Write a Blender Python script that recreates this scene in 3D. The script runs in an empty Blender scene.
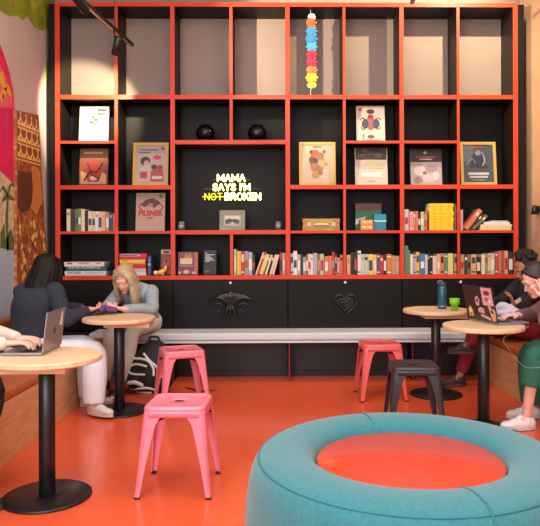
import bpy, bmesh, math, random
from mathutils import Vector, Matrix, Quaternion
random.seed(7)
S = bpy.context.scene
COL = S.collection
PI = math.pi
R = math.radians

# ------------------------------------------------------------------ camera, world, lights, exposure
CAMH, YAW, F, CX, CY = 1.37, R(0.8), 650.0, 292.0, 242.0
cd = bpy.data.cameras.new('camera'); cam = bpy.data.objects.new('camera', cd); COL.objects.link(cam)
cam.location = (0, 0, CAMH)
cam.rotation_euler = (Matrix.Rotation(-YAW, 4, 'Z') @ Matrix.Rotation(PI/2, 4, 'X') @ Matrix.Rotation(R(-0.17), 4, 'Z')).to_euler()
cd.sensor_width = 36; cd.lens = 36*F/540
cd.shift_x = (270-CX)/540; cd.shift_y = -(263-CY)/540
cd.clip_start = 0.05
S.camera = cam

w = bpy.data.worlds.new('world'); S.world = w; w.use_nodes = True
w.node_tree.nodes['Background'].inputs[0].default_value = (0.95, 0.97, 1.0, 1)
w.node_tree.nodes['Background'].inputs[1].default_value = 0.22
S.view_settings.view_transform = 'Standard'
S.view_settings.look = 'None'
S.view_settings.gamma = 1.0
S.view_settings.use_curve_mapping = False
S.view_settings.exposure = 0.45

def light(name, kind, loc, target, energy, color, **k):
    d = bpy.data.lights.new(name, kind); o = bpy.data.objects.new(name, d); COL.objects.link(o)
    o.location = loc
    o.rotation_euler = (Vector(target)-Vector(loc)).to_track_quat('-Z', 'Y').to_euler()
    d.energy = energy; d.color = color
    for a, b in k.items(): setattr(d, a, b)
    return o
# daylight through the shop front behind the camera
light('daylight_front', 'AREA', (0.2, -2.8, 2.4), (0.1, 6, 1.0), 125, (0.95, 0.98, 1.0), shape='RECTANGLE', size=5.0, size_y=3.0)
light('daylight_side', 'AREA', (-2.2, -0.6, 2.4), (0.6, 4.5, 0.5), 120, (0.92, 0.97, 1.0), shape='RECTANGLE', size=2.0, size_y=2.4)
# spotlights of the room, then broad overhead fill
light('spot_right', 'SPOT', (1.95, 5.6, 4.3), (1.35, 7.0, 3.1), 215, (1, 0.80, 0.52), spot_size=R(105), spot_blend=0.6, shadow_soft_size=0.02)
light('spot_left', 'SPOT', (-1.6, 4.95, 3.5), (1.2, 7.0, 3.4), 420, (1, 0.80, 0.55), spot_size=R(58), spot_blend=0.5, shadow_soft_size=0.02)
light('spot_corner', 'SPOT', (-1.56, 5.95, 3.06), (-2.12, 7.0, 2.70), 150, (1, 0.80, 0.52), spot_size=R(64), spot_blend=0.45, shadow_soft_size=0.02)
light('overhead_fill', 'AREA', (0.1, 2.3, 4.4), (0.1, 2.5, 0), 112, (0.97, 0.98, 1.0), shape='RECTANGLE', size=4.0, size_y=3.0)  # added to brighten floor and tabletops from above, no such ceiling fixture
light('ceiling_glow', 'AREA', (0.1, 4.2, 4.35), (0.1, 4.3, 0), 18, (1, 0.86, 0.68), shape='RECTANGLE', size=3.4, size_y=2.6)

# ------------------------------------------------------------------ helpers
def P(px, py, Y):
    a = (px-CX)/F; b = (CY-py)/F
    dx = a*math.cos(YAW)+math.sin(YAW); dy = -a*math.sin(YAW)+math.cos(YAW)
    k = Y/dy
    return Vector((dx*k, Y, CAMH+b*k))

def lin(c):
    r = []
    for v in c:
        v /= 255.0
        r.append(v/12.92 if v <= 0.04045 else ((v+0.055)/1.055)**2.4)
    return (r[0], r[1], r[2], 1)

_M = {}
def mat(col, rough=0.55, metal=0.0, spec=0.5, var=0.0, scale=20, bump=0.0, bscale=120, emit=0.0, trans=0.0, coat=0.0, alpha=1, sheen=0.0, name=None, stretch=None):
    key = (tuple(col), rough, metal, spec, var, scale, bump, bscale, emit, trans, coat, alpha, sheen, stretch)
    if key in _M: return _M[key]
    m = bpy.data.materials.new(name or 'mat_%d' % len(_M)); _M[key] = m
    m.use_nodes = True; nt = m.node_tree; b = nt.nodes['Principled BSDF']
    L = lin(col)
    b.inputs['Base Color'].default_value = L
    b.inputs['Roughness'].default_value = rough
    b.inputs['Metallic'].default_value = metal
    b.inputs['Specular IOR Level'].default_value = spec
    b.inputs['Coat Weight'].default_value = coat
    b.inputs['Transmission Weight'].default_value = trans
    b.inputs['Alpha'].default_value = alpha
    b.inputs['Sheen Weight'].default_value = sheen
    if emit:
        b.inputs['Emission Color'].default_value = L; b.inputs['Emission Strength'].default_value = emit
    src = None
    if var or bump:
        tc = nt.nodes.new('ShaderNodeTexCoord'); mp = nt.nodes.new('ShaderNodeMapping')
        nt.links.new(tc.outputs['Object'], mp.inputs[0])
        if stretch: mp.inputs['Scale'].default_value = stretch
        src = mp.outputs[0]
    if var:
        n = nt.nodes.new('ShaderNodeTexNoise'); n.inputs['Scale'].default_value = scale; n.inputs['Detail'].default_value = 4
        r = nt.nodes.new('ShaderNodeValToRGB')
        r.color_ramp.elements[0].position = 0.3; r.color_ramp.elements[1].position = 0.7
        r.color_ramp.elements[0].color = tuple(max(0, x*(1-var)) for x in L[:3])+(1,)
        r.color_ramp.elements[1].color = tuple(min(1, x*(1+var)) for x in L[:3])+(1,)
        nt.links.new(src, n.inputs['Vector']); nt.links.new(n.outputs['Fac'], r.inputs[0]); nt.links.new(r.outputs[0], b.inputs['Base Color'])
    if bump:
        n = nt.nodes.new('ShaderNodeTexNoise'); n.inputs['Scale'].default_value = bscale; n.inputs['Detail'].default_value = 3
        bp = nt.nodes.new('ShaderNodeBump'); bp.inputs['Strength'].default_value = bump; bp.inputs['Distance'].default_value = 0.01
        nt.links.new(src, n.inputs['Vector']); nt.links.new(n.outputs['Fac'], bp.inputs['Height']); nt.links.new(bp.outputs[0], b.inputs['Normal'])
    return m

def tag(o, label=None, cat=None, group=None, kind=None):
    if label: o['label'] = label
    if cat: o['category'] = cat
    if group: o['group'] = group
    if kind: o['kind'] = kind
    return o

def thing(name, label, cat, loc=(0, 0, 0), rz=0, group=None):
    o = bpy.data.objects.new(name, None); COL.objects.link(o)
    o.empty_display_size = 0.1
    o.location = loc; o.rotation_euler = (0, 0, rz)
    return tag(o, label, cat, group)

def copy_tree(o, parent=None):
    c = o.copy(); COL.objects.link(c)
    if parent: c.parent = parent
    for ch in list(o.children): copy_tree(ch, c)
    return c

def crom(pts, n=4):
    if len(pts) < 3: return [list(p) for p in pts]
    out = []
    q = [pts[0]]+list(pts)+[pts[-1]]
    for i in range(1, len(q)-2):
        for k in range(n):
            t = k/n; t2 = t*t; t3 = t2*t
            out.append([0.5*(2*b+(c-a)*t+(2*a-5*b+4*c-d)*t2+(-a+3*b-3*c+d)*t3) for a, b, c, d in zip(q[i-1], q[i], q[i+1], q[i+2])])
    out.append(list(pts[-1]))
    return out

class MB:
    def __init__(s): s.v = []; s.f = []; s.fm = []; s.sm = []; s.mats = []
    def mi(s, m):
        if m not in s.mats: s.mats.append(m)
        return s.mats.index(m)
    def add(s, vs, fs, m, M=None, smooth=False):
        k = len(s.v); i = s.mi(m)
        for v in vs:
            v = Vector(v)
            s.v.append(M @ v if M is not None else v)
        for f in fs:
            s.f.append([a+k for a in f]); s.fm.append(i); s.sm.append(smooth)
        return s
    def box(s, lo, hi, m, M=None, mfront=None):
        x0, y0, z0 = lo; x1, y1, z1 = hi
        vs = [(x0,y0,z0),(x1,y0,z0),(x1,y1,z0),(x0,y1,z0),(x0,y0,z1),(x1,y0,z1),(x1,y1,z1),(x0,y1,z1)]
        fs = [(3,2,1,0),(4,5,6,7),(1,2,6,5),(2,3,7,6),(3,0,4,7)]
        s.add(vs, fs, m, M); s.add(vs, [(0,1,5,4)], mfront or m, M)
        return s
    def lathe(s, prof, m, seg=32, M=None, smooth=True, closed=False):
        vs = []; fs = []
        n = len(prof)
        for (r, z) in prof:
            for k in range(seg):
                a = 2*PI*k/seg; vs.append((r*math.cos(a), r*math.sin(a), z))
        for i in range(n if closed else n-1):
            for k in range(seg):
                j = (k+1) % seg; i2 = (i+1) % n
                fs.append((i*seg+k, i*seg+j, i2*seg+j, i2*seg+k))
        if not closed:
            if prof[0][0] > 1e-5: fs.append(tuple(range(seg-1, -1, -1)))
            if prof[-1][0] > 1e-5: fs.append(tuple((n-1)*seg+k for k in range(seg)))
        return s.add(vs, fs, m, M, smooth)
    def cyl(s, r, z0, z1, m, seg=24, M=None, bev=0.002):
        return s.lathe([(0.0001, z0), (r-bev, z0), (r, z0+bev), (r, z1-bev), (r-bev, z1), (0.0001, z1)], m, seg, M)
    def tube(s, pts, rad, m, seg=10, M=None, sub=4, lat=None, smooth=True):
        v, f = tube_geo(pts, rad, seg, sub, lat)
        return s.add(v, f, m, M, smooth)
    def ell(s, c, ax, m, M=None, seg=16):
        v, f = ell_geo(c, ax, seg)
        return s.add(v, f, m, M, True)
    def prism(s, poly, d0, d1, m, axes='xz', M=None):
        # polygon in the named plane, extruded along the remaining axis
        def mk(a, b, d):
            if axes == 'xz': return (a, d, b)
            if axes == 'yz': return (d, a, b)
            return (a, b, d)
        n = len(poly)
        vs = [mk(a, b, d0) for a, b in poly]+[mk(a, b, d1) for a, b in poly]
        fs = [tuple(range(n)), tuple(range(2*n-1, n-1, -1))]+[(i, i+n, (i+1) % n+n, (i+1) % n) for i in range(n)]
        return s.add(vs, fs, m, M)
    def loft(s, loops, m, M=None, smooth=True, closed=False, caps=True):
        n = len(loops[0]); vs = [v for l in loops for v in l]; fs = []
        k = len(loops)
        for i in range(k if closed else k-1):
            i2 = (i+1) % k
            for j in range(n):
                j2 = (j+1) % n
                fs.append((i*n+j, i*n+j2, i2*n+j2, i2*n+j))
        if caps and not closed:
            fs.append(tuple(range(n-1, -1, -1))); fs.append(tuple((k-1)*n+j for j in range(n)))
        return s.add(vs, fs, m, M, smooth)
    def text(s, body, size, M, m, ext=0.0015, off=0.0, align='CENTER', bevel=0.0, width=None):
        cu = bpy.data.curves.new('t', 'FONT'); cu.body = body; cu.size = size; cu.extrude = ext; cu.offset = off
        cu.align_x = align; cu.align_y = 'CENTER'; cu.bevel_depth = bevel; cu.resolution_u = 3
        o = bpy.data.objects.new('t', cu); COL.objects.link(o)
        dg = bpy.context.evaluated_depsgraph_get(); dg.update()
        me = bpy.data.meshes.new_from_object(o.evaluated_get(dg))
        vs = [v.co.copy() for v in me.vertices]; fs = [tuple(p.vertices) for p in me.polygons]
        if width and vs:
            w0 = max(v.x for v in vs)-min(v.x for v in vs)
            for v in vs: v.x *= width/w0
        bpy.data.objects.remove(o); bpy.data.curves.remove(cu); bpy.data.meshes.remove(me)
        return s.add(vs, fs, m, M)
    def build(s, name, parent=None, loc=None, rot=None, bevel=0, seg=2, shift=None, recalc=True):
        me = bpy.data.meshes.new(name)
        vs = s.v if shift is None else [v-Vector(shift) for v in s.v]
        me.from_pydata([tuple(v) for v in vs], [], s.f)
        for m in s.mats: me.materials.append(m)
        for p, i, sm in zip(me.polygons, s.fm, s.sm): p.material_index = i; p.use_smooth = sm
        if recalc:
            bm = bmesh.new(); bm.from_mesh(me); bmesh.ops.recalc_face_normals(bm, faces=bm.faces); bm.to_mesh(me); bm.free()
        o = bpy.data.objects.new(name, me); COL.objects.link(o)
        if parent: o.parent = parent
        if loc is not None: o.location = loc
        elif shift is not None and parent is None: o.location = shift
        if rot is not None: o.rotation_euler = rot
        if bevel:
            b = o.modifiers.new('bevel', 'BEVEL'); b.width = bevel; b.segments = seg; b.limit_method = 'ANGLE'; b.angle_limit = R(40)
        return o

def tube_geo(pts, rad, seg=12, sub=4, lat=None, cap=1.0):
    rr = [(r, r) if not isinstance(r, (tuple, list)) else r for r in (rad if isinstance(rad, (list, tuple)) and len(rad) == len(pts) else [rad]*len(pts))]
    q = [list(p)+list(r) for p, r in zip(pts, rr)]
    q = crom(q, sub)
    p = [Vector(a[:3]) for a in q]; r = [(max(a[3], 1e-4), max(a[4], 1e-4)) for a in q]
    n = len(p); T = []
    for i in range(n):
        t = p[min(i+1, n-1)]-p[max(i-1, 0)]
        T.append(t.normalized() if t.length > 1e-9 else Vector((0, 0, 1)))
    a = Vector(lat) if lat is not None else (Vector((1, 0, 0)) if abs(T[0].x) < 0.8 else Vector((0, 1, 0)))
    rings = []
    def ring(c, t, a, ra, rb):
        a = (a-t*a.dot(t)).normalized(); b = t.cross(a)
        return [c+a*(ra*math.cos(2*PI*k/seg))+b*(rb*math.sin(2*PI*k/seg)) for k in range(seg)], a
    for e in (80, 55, 28):
        e = R(e); ra, rb = r[0]; c = p[0]-T[0]*(min(ra, rb)*math.sin(e)); l, _ = ring(c, T[0], a, ra*math.cos(e), rb*math.cos(e)); rings.append(l)
    for i in range(n):
        l, a2 = ring(p[i], T[i], a, *r[i])
        if lat is None: a = a2
        rings.append(l)
    for e in (28, 55, 80):
        e = R(e); ra, rb = r[-1]; c = p[-1]+T[-1]*(min(ra, rb)*math.sin(e)*cap); l, _ = ring(c, T[-1], a, ra*math.cos(e), rb*math.cos(e)); rings.append(l)
    vs = [v for l in rings for v in l]; fs = []
    for i in range(len(rings)-1):
        for k in range(seg):
            j = (k+1) % seg; fs.append((i*seg+k, i*seg+j, (i+1)*seg+j, (i+1)*seg+k))
    fs.append(tuple(range(seg-1, -1, -1))); fs.append(tuple((len(rings)-1)*seg+k for k in range(seg)))
    return vs, fs

def ell_geo(c, ax, seg=16):
    c = Vector(c)
    if not hasattr(ax[0], '__len__'): ax = [Vector((ax[0], 0, 0)), Vector((0, ax[1], 0)), Vector((0, 0, ax[2]))]
    vs = []; fs = []; n = seg//2
    for i in range(n+1):
        th = PI*min(max(i/n, 0.02), 0.98)
        for k in range(seg):
            ph = 2*PI*k/seg
            vs.append(c+ax[0]*(math.sin(th)*math.cos(ph))+ax[1]*(math.sin(th)*math.sin(ph))+ax[2]*math.cos(th))
    for i in range(n):
        for k in range(seg):
            j = (k+1) % seg; fs.append((i*seg+k, i*seg+j, (i+1)*seg+j, (i+1)*seg+k))
    fs.append(tuple(range(seg))); fs.append(tuple(n*seg+k for k in range(seg-1, -1, -1)))
    return vs, fs

def fuse(name, geos, m, parent, voxel=0.008, smooth=3, origin=(0, 0, 0)):
    """joins overlapping closed shapes into one continuous surface"""
    mb = MB(); O = Vector(origin)
    for v, f in geos: mb.add([Vector(x)-O for x in v], f, m)
    o = mb.build(name)
    md = o.modifiers.new('r', 'REMESH'); md.mode = 'VOXEL'; md.voxel_size = voxel; md.use_smooth_shade = True
    if smooth:
        sm = o.modifiers.new('s', 'SMOOTH'); sm.factor = 0.5; sm.iterations = smooth
    dg = bpy.context.evaluated_depsgraph_get(); dg.update()
    me = bpy.data.meshes.new_from_object(o.evaluated_get(dg)); me.name = name
    o.modifiers.clear(); old = o.data; o.data = me; bpy.data.meshes.remove(old)
    if not me.materials: me.materials.append(m)
    for p in me.polygons: p.use_smooth = True
    if parent: o.parent = parent
    return o

def wood(name, c1, c2, rough=0.45, scale=(1, 14, 14)):
    m = bpy.data.materials.new(name); m.use_nodes = True; nt = m.node_tree; b = nt.nodes['Principled BSDF']
    tc = nt.nodes.new('ShaderNodeTexCoord'); mp = nt.nodes.new('ShaderNodeMapping'); mp.inputs['Scale'].default_value = scale
    n = nt.nodes.new('ShaderNodeTexNoise'); n.inputs['Scale'].default_value = 2.5; n.inputs['Detail'].default_value = 6; n.inputs['Distortion'].default_value = 1.2
    r = nt.nodes.new('ShaderNodeValToRGB'); r.color_ramp.elements[0].color = lin(c2); r.color_ramp.elements[1].color = lin(c1)
    r.color_ramp.elements[0].position = 0.32; r.color_ramp.elements[1].position = 0.62
    nt.links.new(tc.outputs['Object'], mp.inputs[0]); nt.links.new(mp.outputs[0], n.inputs['Vector']); nt.links.new(n.outputs['Fac'], r.inputs[0]); nt.links.new(r.outputs[0], b.inputs['Base Color'])
    b.inputs['Roughness'].default_value = rough
    return m

# ------------------------------------------------------------------ materials
RED = mat((203, 62, 37), 0.45, spec=.3, name='red_lacquer')
DARK = mat((29, 22, 18), 0.5, spec=0.25, name='dark_board')
BLACKP = mat((17, 16, 16), 0.5, spec=0.2, name='black_panel')
BACKP = mat((19, 14, 11), 0.5, spec=0.2, name='black_back')
WALLW = mat((196, 184, 178), 0.8, var=0.05, scale=3, name='plaster')
PEACH = mat((204, 164, 130), 0.8, var=0.05, scale=3, name='peach_plaster')
BLK = mat((22, 22, 24), 0.35, spec=0.5, name='black_steel')
PINK = mat((236, 128, 146), 0.33, coat=0.2, name='pink_enamel')
CORAL = mat((228, 100, 98), 0.33, coat=0.2, name='coral_enamel')
CHAR = mat((58, 58, 62), 0.35, metal=0.3, name='charcoal_enamel')
RUB = mat((28, 26, 26), 0.8, name='rubber')
OAK = wood('oak', (230, 202, 164), (212, 176, 134), scale=(1.5, 16, 16))
OAKE = wood('oak_edge', (214, 164, 112), (190, 136, 88), scale=(10, 10, 40))
PLY = wood('plywood', (214, 168, 124), (194, 144, 98), rough=0.5, scale=(8, 1, 8))
LEATHER = mat((172, 94, 48), 0.45, var=0.12, scale=6, bump=0.15, bscale=60, name='tan_leather')
GREYB = mat((190, 194, 198), 0.4, name='pale_grey')
WHITE = mat((236, 234, 230), 0.5)
CREAM = mat((232, 214, 180), 0.6)
GOLD = mat((214, 166, 62), 0.35, metal=0.2)
PAGE = mat((228, 218, 196), 0.8, name='paper')

# floor: poured resin
FL = bpy.data.materials.new('orange_resin'); FL.use_nodes = True
nt = FL.node_tree; b = nt.nodes['Principled BSDF']
tc = nt.nodes.new('ShaderNodeTexCoord'); n = nt.nodes.new('ShaderNodeTexNoise'); n.inputs['Scale'].default_value = 1.3; n.inputs['Detail'].default_value = 5
r = nt.nodes.new('ShaderNodeValToRGB'); r.color_ramp.elements[0].color = lin((210, 84, 48)); r.color_ramp.elements[1].color = lin((224, 96, 56))
n2 = nt.nodes.new('ShaderNodeTexNoise'); n2.inputs['Scale'].default_value = 6; n2.inputs['Detail'].default_value = 6
mr = nt.nodes.new('ShaderNodeMapRange'); mr.inputs['To Min'].default_value = 0.14; mr.inputs['To Max'].default_value = 0.30
nt.links.new(tc.outputs['Object'], n.inputs['Vector']); nt.links.new(tc.outputs['Object'], n2.inputs['Vector'])
nt.links.new(n.outputs['Fac'], r.inputs[0]); nt.links.new(r.outputs[0], b.inputs['Base Color'])
nt.links.new(n2.outputs['Fac'], mr.inputs['Value']); nt.links.new(mr.outputs[0], b.inputs['Roughness'])
b.inputs['Specular IOR Level'].default_value = 0.5

# ------------------------------------------------------------------ room shell
YS = 6.65            # front plane of the shelves
YB = 7.02            # back wall
XL, XR, HC = -2.42, 2.58, 4.5
def struct(name, mb, **k): return tag(mb.build(name, **k), kind='structure')
struct('floor', MB().box((XL, -3, -0.1), (XR, YB, 0), FL))
struct('ceiling', MB().box((XL-.1, -3, HC), (XR+.1, YB+.1, HC+0.1), mat((225, 215, 205), 0.9)))
struct('wall_back', MB().box((XL-.1, YB, 0), (XR+.1, YB+0.1, HC), mat((154, 136, 126), 0.8, var=0.04, scale=2)))
struct('wall_left', MB().box((XL-0.1, -3, 0), (XL, YB, HC), WALLW))
struct('wall_right', MB().box((XR, -3, 0), (XR+0.1, YB, HC), PEACH))
struct('baseboard_back', MB().box((-2.4, YS-0.012, 0), (2.5, YS+0.01, 0.055), mat((26, 22, 22), 0.5)), bevel=0.003)
# dado panel behind the right bench
struct('trim_1', MB().box((XR-0.02, 2.0, 0.78), (XR, YB-0.4, 1.335), mat((206, 160, 118), 0.7, var=0.05, scale=4)), bevel=0.004)

# ------------------------------------------------------------------ painted mural on the left wall
def wallpt(px, py):           # where a sight line meets the left wall
    a = (px-CX)/F; bb = (CY-py)/F
    dx = a*math.cos(YAW)+math.sin(YAW); dy = -a*math.sin(YAW)+math.cos(YAW)
    k = XL/dx
    return (dy*k, CAMH+bb*k)
mural = thing('mural', 'painted wall mural of leaves, pink bloom and palm on the left wall', 'mural', (XL, 5.5, 2.0))
def mural_shape(name, pts, col, d, px=True, **k):
    poly = [wallpt(*p) for p in pts] if px else pts
    poly = [(a-5.5, z-2.0) for a, z in poly]
    return MB().prism(poly, 0.001, d, mat(col, 0.75, **k), 'yz').build(name, mural)
def leaf_poly(y, z, ang, L, W):
    out = []
    for s in (1, -1):
        for t in [i/7 for i in range(8)][::s]:
            wv = s*W*math.sin(PI*min(1, t**0.8))*(1-0.25*t)
            out.append((y+L*t*math.cos(ang)-wv*math.sin(ang), z+L*t*math.sin(ang)+wv*math.cos(ang)))
    return out
mural_shape('painted_foliage', [(4.6, 4.2), (4.6, 3.3), (5.3, 3.38), (5.56, 3.35), (5.8, 3.38), (5.98, 3.45), (6.1, 3.44), (6.2, 3.52), (6.38, 3.47), (6.55, 3.5), (6.69, 3.56), (6.95, 3.6), (6.95, 4.2)], (138, 156, 34), 0.0025, px=False, var=0.3, scale=6)
G1, G2 = (160, 178, 40), (126, 146, 30)
for i, (y, z, a, L, W) in enumerate([(6.75, 4.2, -95, .62, .17), (6.45, 4.25, -100, .72, .2), (6.1, 4.25, -85, .74, .2), (5.85, 4.2, -95, .62, .2), (5.6, 4.2, -80, .62, .2), (5.3, 4.15, -95, .7, .2), (6.62, 4.1, -70, .6, .14), (6.3, 4.3, -92, .66, .2), (5.98, 4.3, -100, .7, .2)]):
    mural_shape('painted_leaf', leaf_poly(y, z+.06, R(a), L*1.0, W*1.6), G1 if i % 2 else G2, 0.003+0.0006*i, px=False, var=0.25, scale=9)
mural_shape('painted_leaf', [wallpt(*p) for p in ((48.5, 54), (46.5, 62), (45.5, 72), (46.5, 83), (48.5, 86))], (170, 176, 40), 0.003, px=False)
zz = [(4.6, 3.4), (5.3, 3.3)]+[wallpt(*p) for p in ((0, 42), (5, 56), (10, 72), (13.5, 90), (14.8, 108), (14.8, 184), (8, 178), (0, 170))]+[(4.6, 1.9)]
mural_shape('painted_bloom', zz, (216, 22, 92), 0.003, px=False, var=0.12, scale=4)
zz = [(4.6, 3.2), (5.3, 3.1)]+[wallpt(*p) for p in ((0, 62), (6, 76), (11, 90), (14.2, 107), (0, 107))]+[(4.6, 2.6)]
mural_shape('painted_petal', zz, (226, 92, 110), 0.004, px=False)
for pts in (((0, 72), (3, 70), (5, 82), (9, 86), (12, 94), (11, 97), (6, 90), (3, 88), (0, 80)), ((3, 88), (7, 86), (5, 97), (2, 98)), ((0, 96), (2, 90), (4, 96), (2, 102))):
    mural_shape('painted_branch', pts, (226, 176, 46), 0.006)
zz = [(4.6, 2.0)]+[wallpt(*p) for p in ((0, 166), (8, 175), (14.8, 181), (14.8, 250), (0, 246))]+[(4.6, 1.25)]
mural_shape('painted_ground', zz, (206, 186, 150), 0.002, px=False, var=0.3, scale=14)
for pts in (((6, 250), (5, 215), (7, 195), (8.5, 195), (7.5, 215), (8.5, 250)), ((7.5, 197), (2, 188), (0, 192), (0, 189), (3, 184), (8, 193)), ((7.5, 197), (11, 184), (14.5, 188), (13, 181), (9, 184), (6.5, 192)), ((7, 198), (1, 202), (0, 208), (2, 198), (6, 193)), ((8, 198), (13, 200), (14.6, 208), (14, 198), (9, 193)), ((0, 232), (4, 222), (5, 240), (10, 228), (14.6, 240), (14.6, 250), (0, 247))):
    mural_shape('painted_palm', pts, (92, 104, 52), 0.005, var=0.25, scale=20)
zz = [(4.6, 1.27)]+[wallpt(*p) for p in ((0, 247), (14.8, 250), (15.5, 345), (0, 345))]+[(4.6, 0.75)]
mural_shape('painted_field', zz, (176, 190, 208), 0.003, px=False)
# leaning painted board with crowns
board = thing('painted_board', 'tall tapering board in orange and brown with rows of gold crowns, against the left wall', 'painting', (XL, 6.28, 0.74))
OR = bpy.data.materials.new('ornament_paint'); OR.use_nodes = True; nt = OR.node_tree; b = nt.nodes['Principled BSDF']
tc = nt.nodes.new('ShaderNodeTexCoord'); vo = nt.nodes.new('ShaderNodeTexVoronoi'); vo.inputs['Scale'].default_value = 22
no = nt.nodes.new('ShaderNodeTexNoise'); no.inputs['Scale'].default_value = 2.2; no.inputs['Detail'].default_value = 3
r1 = nt.nodes.new('ShaderNodeValToRGB'); r1.color_ramp.elements[0].color = lin((236, 166, 78)); r1.color_ramp.elements[1].color = lin((120, 60, 32)); r1.color_ramp.elements[1].position = 0.6
r2 = nt.nodes.new('ShaderNodeValToRGB'); r2.color_ramp.elements[0].color = lin((156, 76, 40)); r2.color_ramp.elements[1].color = lin((214, 122, 56)); r2.color_ramp.elements[0].position = .4; r2.color_ramp.elements[1].position = .62
mx = nt.nodes.new('ShaderNodeMix'); mx.data_type = 'RGBA'; mx.inputs[0].default_value = 0.4
nt.links.new(tc.outputs['Object'], vo.inputs['Vector']); nt.links.new(tc.outputs['Object'], no.inputs['Vector'])
nt.links.new(vo.outputs['Distance'], r1.inputs[0]); nt.links.new(no.outputs['Fac'], r2.inputs[0])
nt.links.new(r1.outputs[0], mx.inputs[6]); nt.links.new(r2.outputs[0], mx.inputs[7]); nt.links.new(mx.outputs[2], b.inputs['Base Color']); b.inputs['Roughness'].default_value = 0.6
y0, y1t, y1b, zt = -0.41, 0.11, 0.40, 1.88
mb = MB(); mb.prism([(y0, 0), (y1b, 0), (y1t, zt), (y0, zt-0.06)], 0.004, 0.034, OR, 'yz'); gp = mat((236, 190, 108), 0.45); dk = mat((96, 54, 34), 0.6); sk = mat((206, 130, 72), 0.6, var=0.1, scale=6)
mb.prism([(-.408, 1.385), (.17, 1.385), (.112, 1.87), (-.408, 1.815)], 0.034, 0.0352, mat((134, 72, 38), .6, var=.2, scale=14), 'yz')
mb.prism([(-.40, 1.28), (-.08, 1.3), (-.02, 1.1), (-.12, 0.95), (-.3, 0.9), (-.40, 0.95)], 0.034, 0.036, dk, 'yz')     # dark hair shape
mb.prism([(-.06, 1.36), (.1, 1.36), (.17, 1.2), (.2, 1.02), (.12, 0.98), (.06, 0.9), (-.08, 0.96), (-.04, 1.15)], 0.034, 0.0365, sk, 'yz')
for cz, ya_, yb_ in ((1.70, -.395, .115), (1.555, -.395, .135), (1.41, -.395, .155)):
    n_ = 4; wd = (yb_-ya_)/n_
    mb.prism([(ya_, cz-.03), (yb_, cz-.022), (yb_, cz-.008), (ya_, cz-.016)], 0.034, 0.037, gp, 'yz')
    pts = [(ya_, cz)]
    for q in range(n_):
        u = ya_+wd*(q+.5); pts += [(ya_+wd*q+.004, cz+.03), (u-.02, cz+.055), (u, cz+.1), (u+.02, cz+.055), (ya_+wd*(q+1)-.004, cz+.03)]
        mb.prism([(u+.014*math.cos(2*PI*k/10), cz+.112+.014*math.sin(2*PI*k/10)) for k in range(10)], 0.034, 0.0372, gp, 'yz')
        mb.prism([(u, cz+.012), (u+.016, cz+.03), (u, cz+.05), (u-.016, cz+.03)], 0.034, 0.0378, dk, 'yz')
    mb.prism(pts+[(yb_, cz+.006)], 0.034, 0.037, gp, 'yz')
for _ in range(70):
    yy, zz = random.uniform(-.36, .3), random.uniform(.06, .88)
    if yy > .38-.15*zz: continue
    mb.prism([(yy+.03*math.cos(R(a))*(1 if i % 2 else .5), zz+.035*math.sin(R(a))*(1 if i % 2 else .5)) for i, a in enumerate(range(0, 360, 36))], 0.034, 0.0358+0.0001*random.random(), random.choice([gp, mat((204, 108, 40), .6), mat((230, 190, 120), .6)]), 'yz')
mb.build('panel', board)

# ------------------------------------------------------------------ bookshelf
def X(px, Y=YS): return P(px, CY, Y).x
UP = [('thick', 55.5, 60.3), ('thin', 114.8, 118.2), ('thick', 170.8, 175.2), ('thin', 230, 233), ('thick', 285.8, 290.2), ('thin', 343.4, 346), ('thick', 400, 404.2), ('thin', 457.4, 460), ('thick', 513.5, 518.3)]
UX = [(X(a), X(b)) for _, a, b in UP]
ZT, Z1, Z2, Z3, Z4, Z5 = 3.798, 2.853, 2.393, 1.933, 1.472, 1.010
shelf = thing('bookshelf', 'wide wall of black shelving with red front edges along the back wall', 'bookshelf', ((UX[0][0]+UX[-1][1])/2, YS, 0))
SO = shelf.location
def bpart(name, lo, hi, m=DARK, front=RED, bev=0.002):
    return MB().box(lo, hi, m, mfront=front).build(name, shelf, shift=SO, loc=(0, 0, 0), bevel=bev)
def hboard(c0, c1, z, th):
    bpart('shelf_board', (UX[c0][1], YS, z-th/2), (UX[c1][0], YB-0.012, z+th/2))
THK, THN = 0.043, 0.027
zb = Z5-THK/2
for i, (kind, _, _) in enumerate(UP):
    lo, hi = zb, ZT-THK/2
    if kind == 'thin':
        if i == 3:
            bpart('upright', (UX[i][0], YS+.002, Z2+THK/2), (UX[i][1], YB-.012, Z1-THK/2)); bpart('upright', (UX[i][0], YS+.002, Z5+THK/2), (UX[i][1], YB-.012, Z4-THK/2))
            bpart('upright', (UX[i][0], YS+.002, Z1+THK/2), (UX[i][1], YB-.002, ZT-THK/2))
        else:
            for a, c in ((Z5, Z3), (Z3, Z1), (Z1, ZT)): bpart('upright', (UX[i][0], YS+.002, a+THK/2), (UX[i][1], YB-.002, c-THK/2))
    else: bpart('upright', (UX[i][0], YS-0.002, lo), (UX[i][1], YB-.002, hi))
bpart('shelf_board', (UX[0][0], YS-0.003, ZT-THK/2), (UX[-1][1], YB-.002, ZT+THK/2))
for c0, c1 in ((0, 2), (2, 4), (4, 6), (6, 8)):
    hboard(c0, c1, Z1, THK); hboard(c0, c1, Z5, THK)
    if c0 != 2: hboard(c0, c1, Z3, THK)
hboard(2, 4, Z2, THK); hboard(2, 4, Z4, THK)
hboard(0, 1, Z2, THN); hboard(5, 6, Z2, THN); hboard(6, 7, Z2, THN)
for c in (0, 1, 4, 5, 6, 7): hboard(c, c+1, Z4, THN)
for c0 in (0, 2, 4, 6): MB().box((UX[c0][0]+.01, YB-0.011, zb), (UX[c0+2][0], YB-0.003, Z1), BACKP).build('back_panel', shelf, shift=SO, loc=(0, 0, 0))
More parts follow.
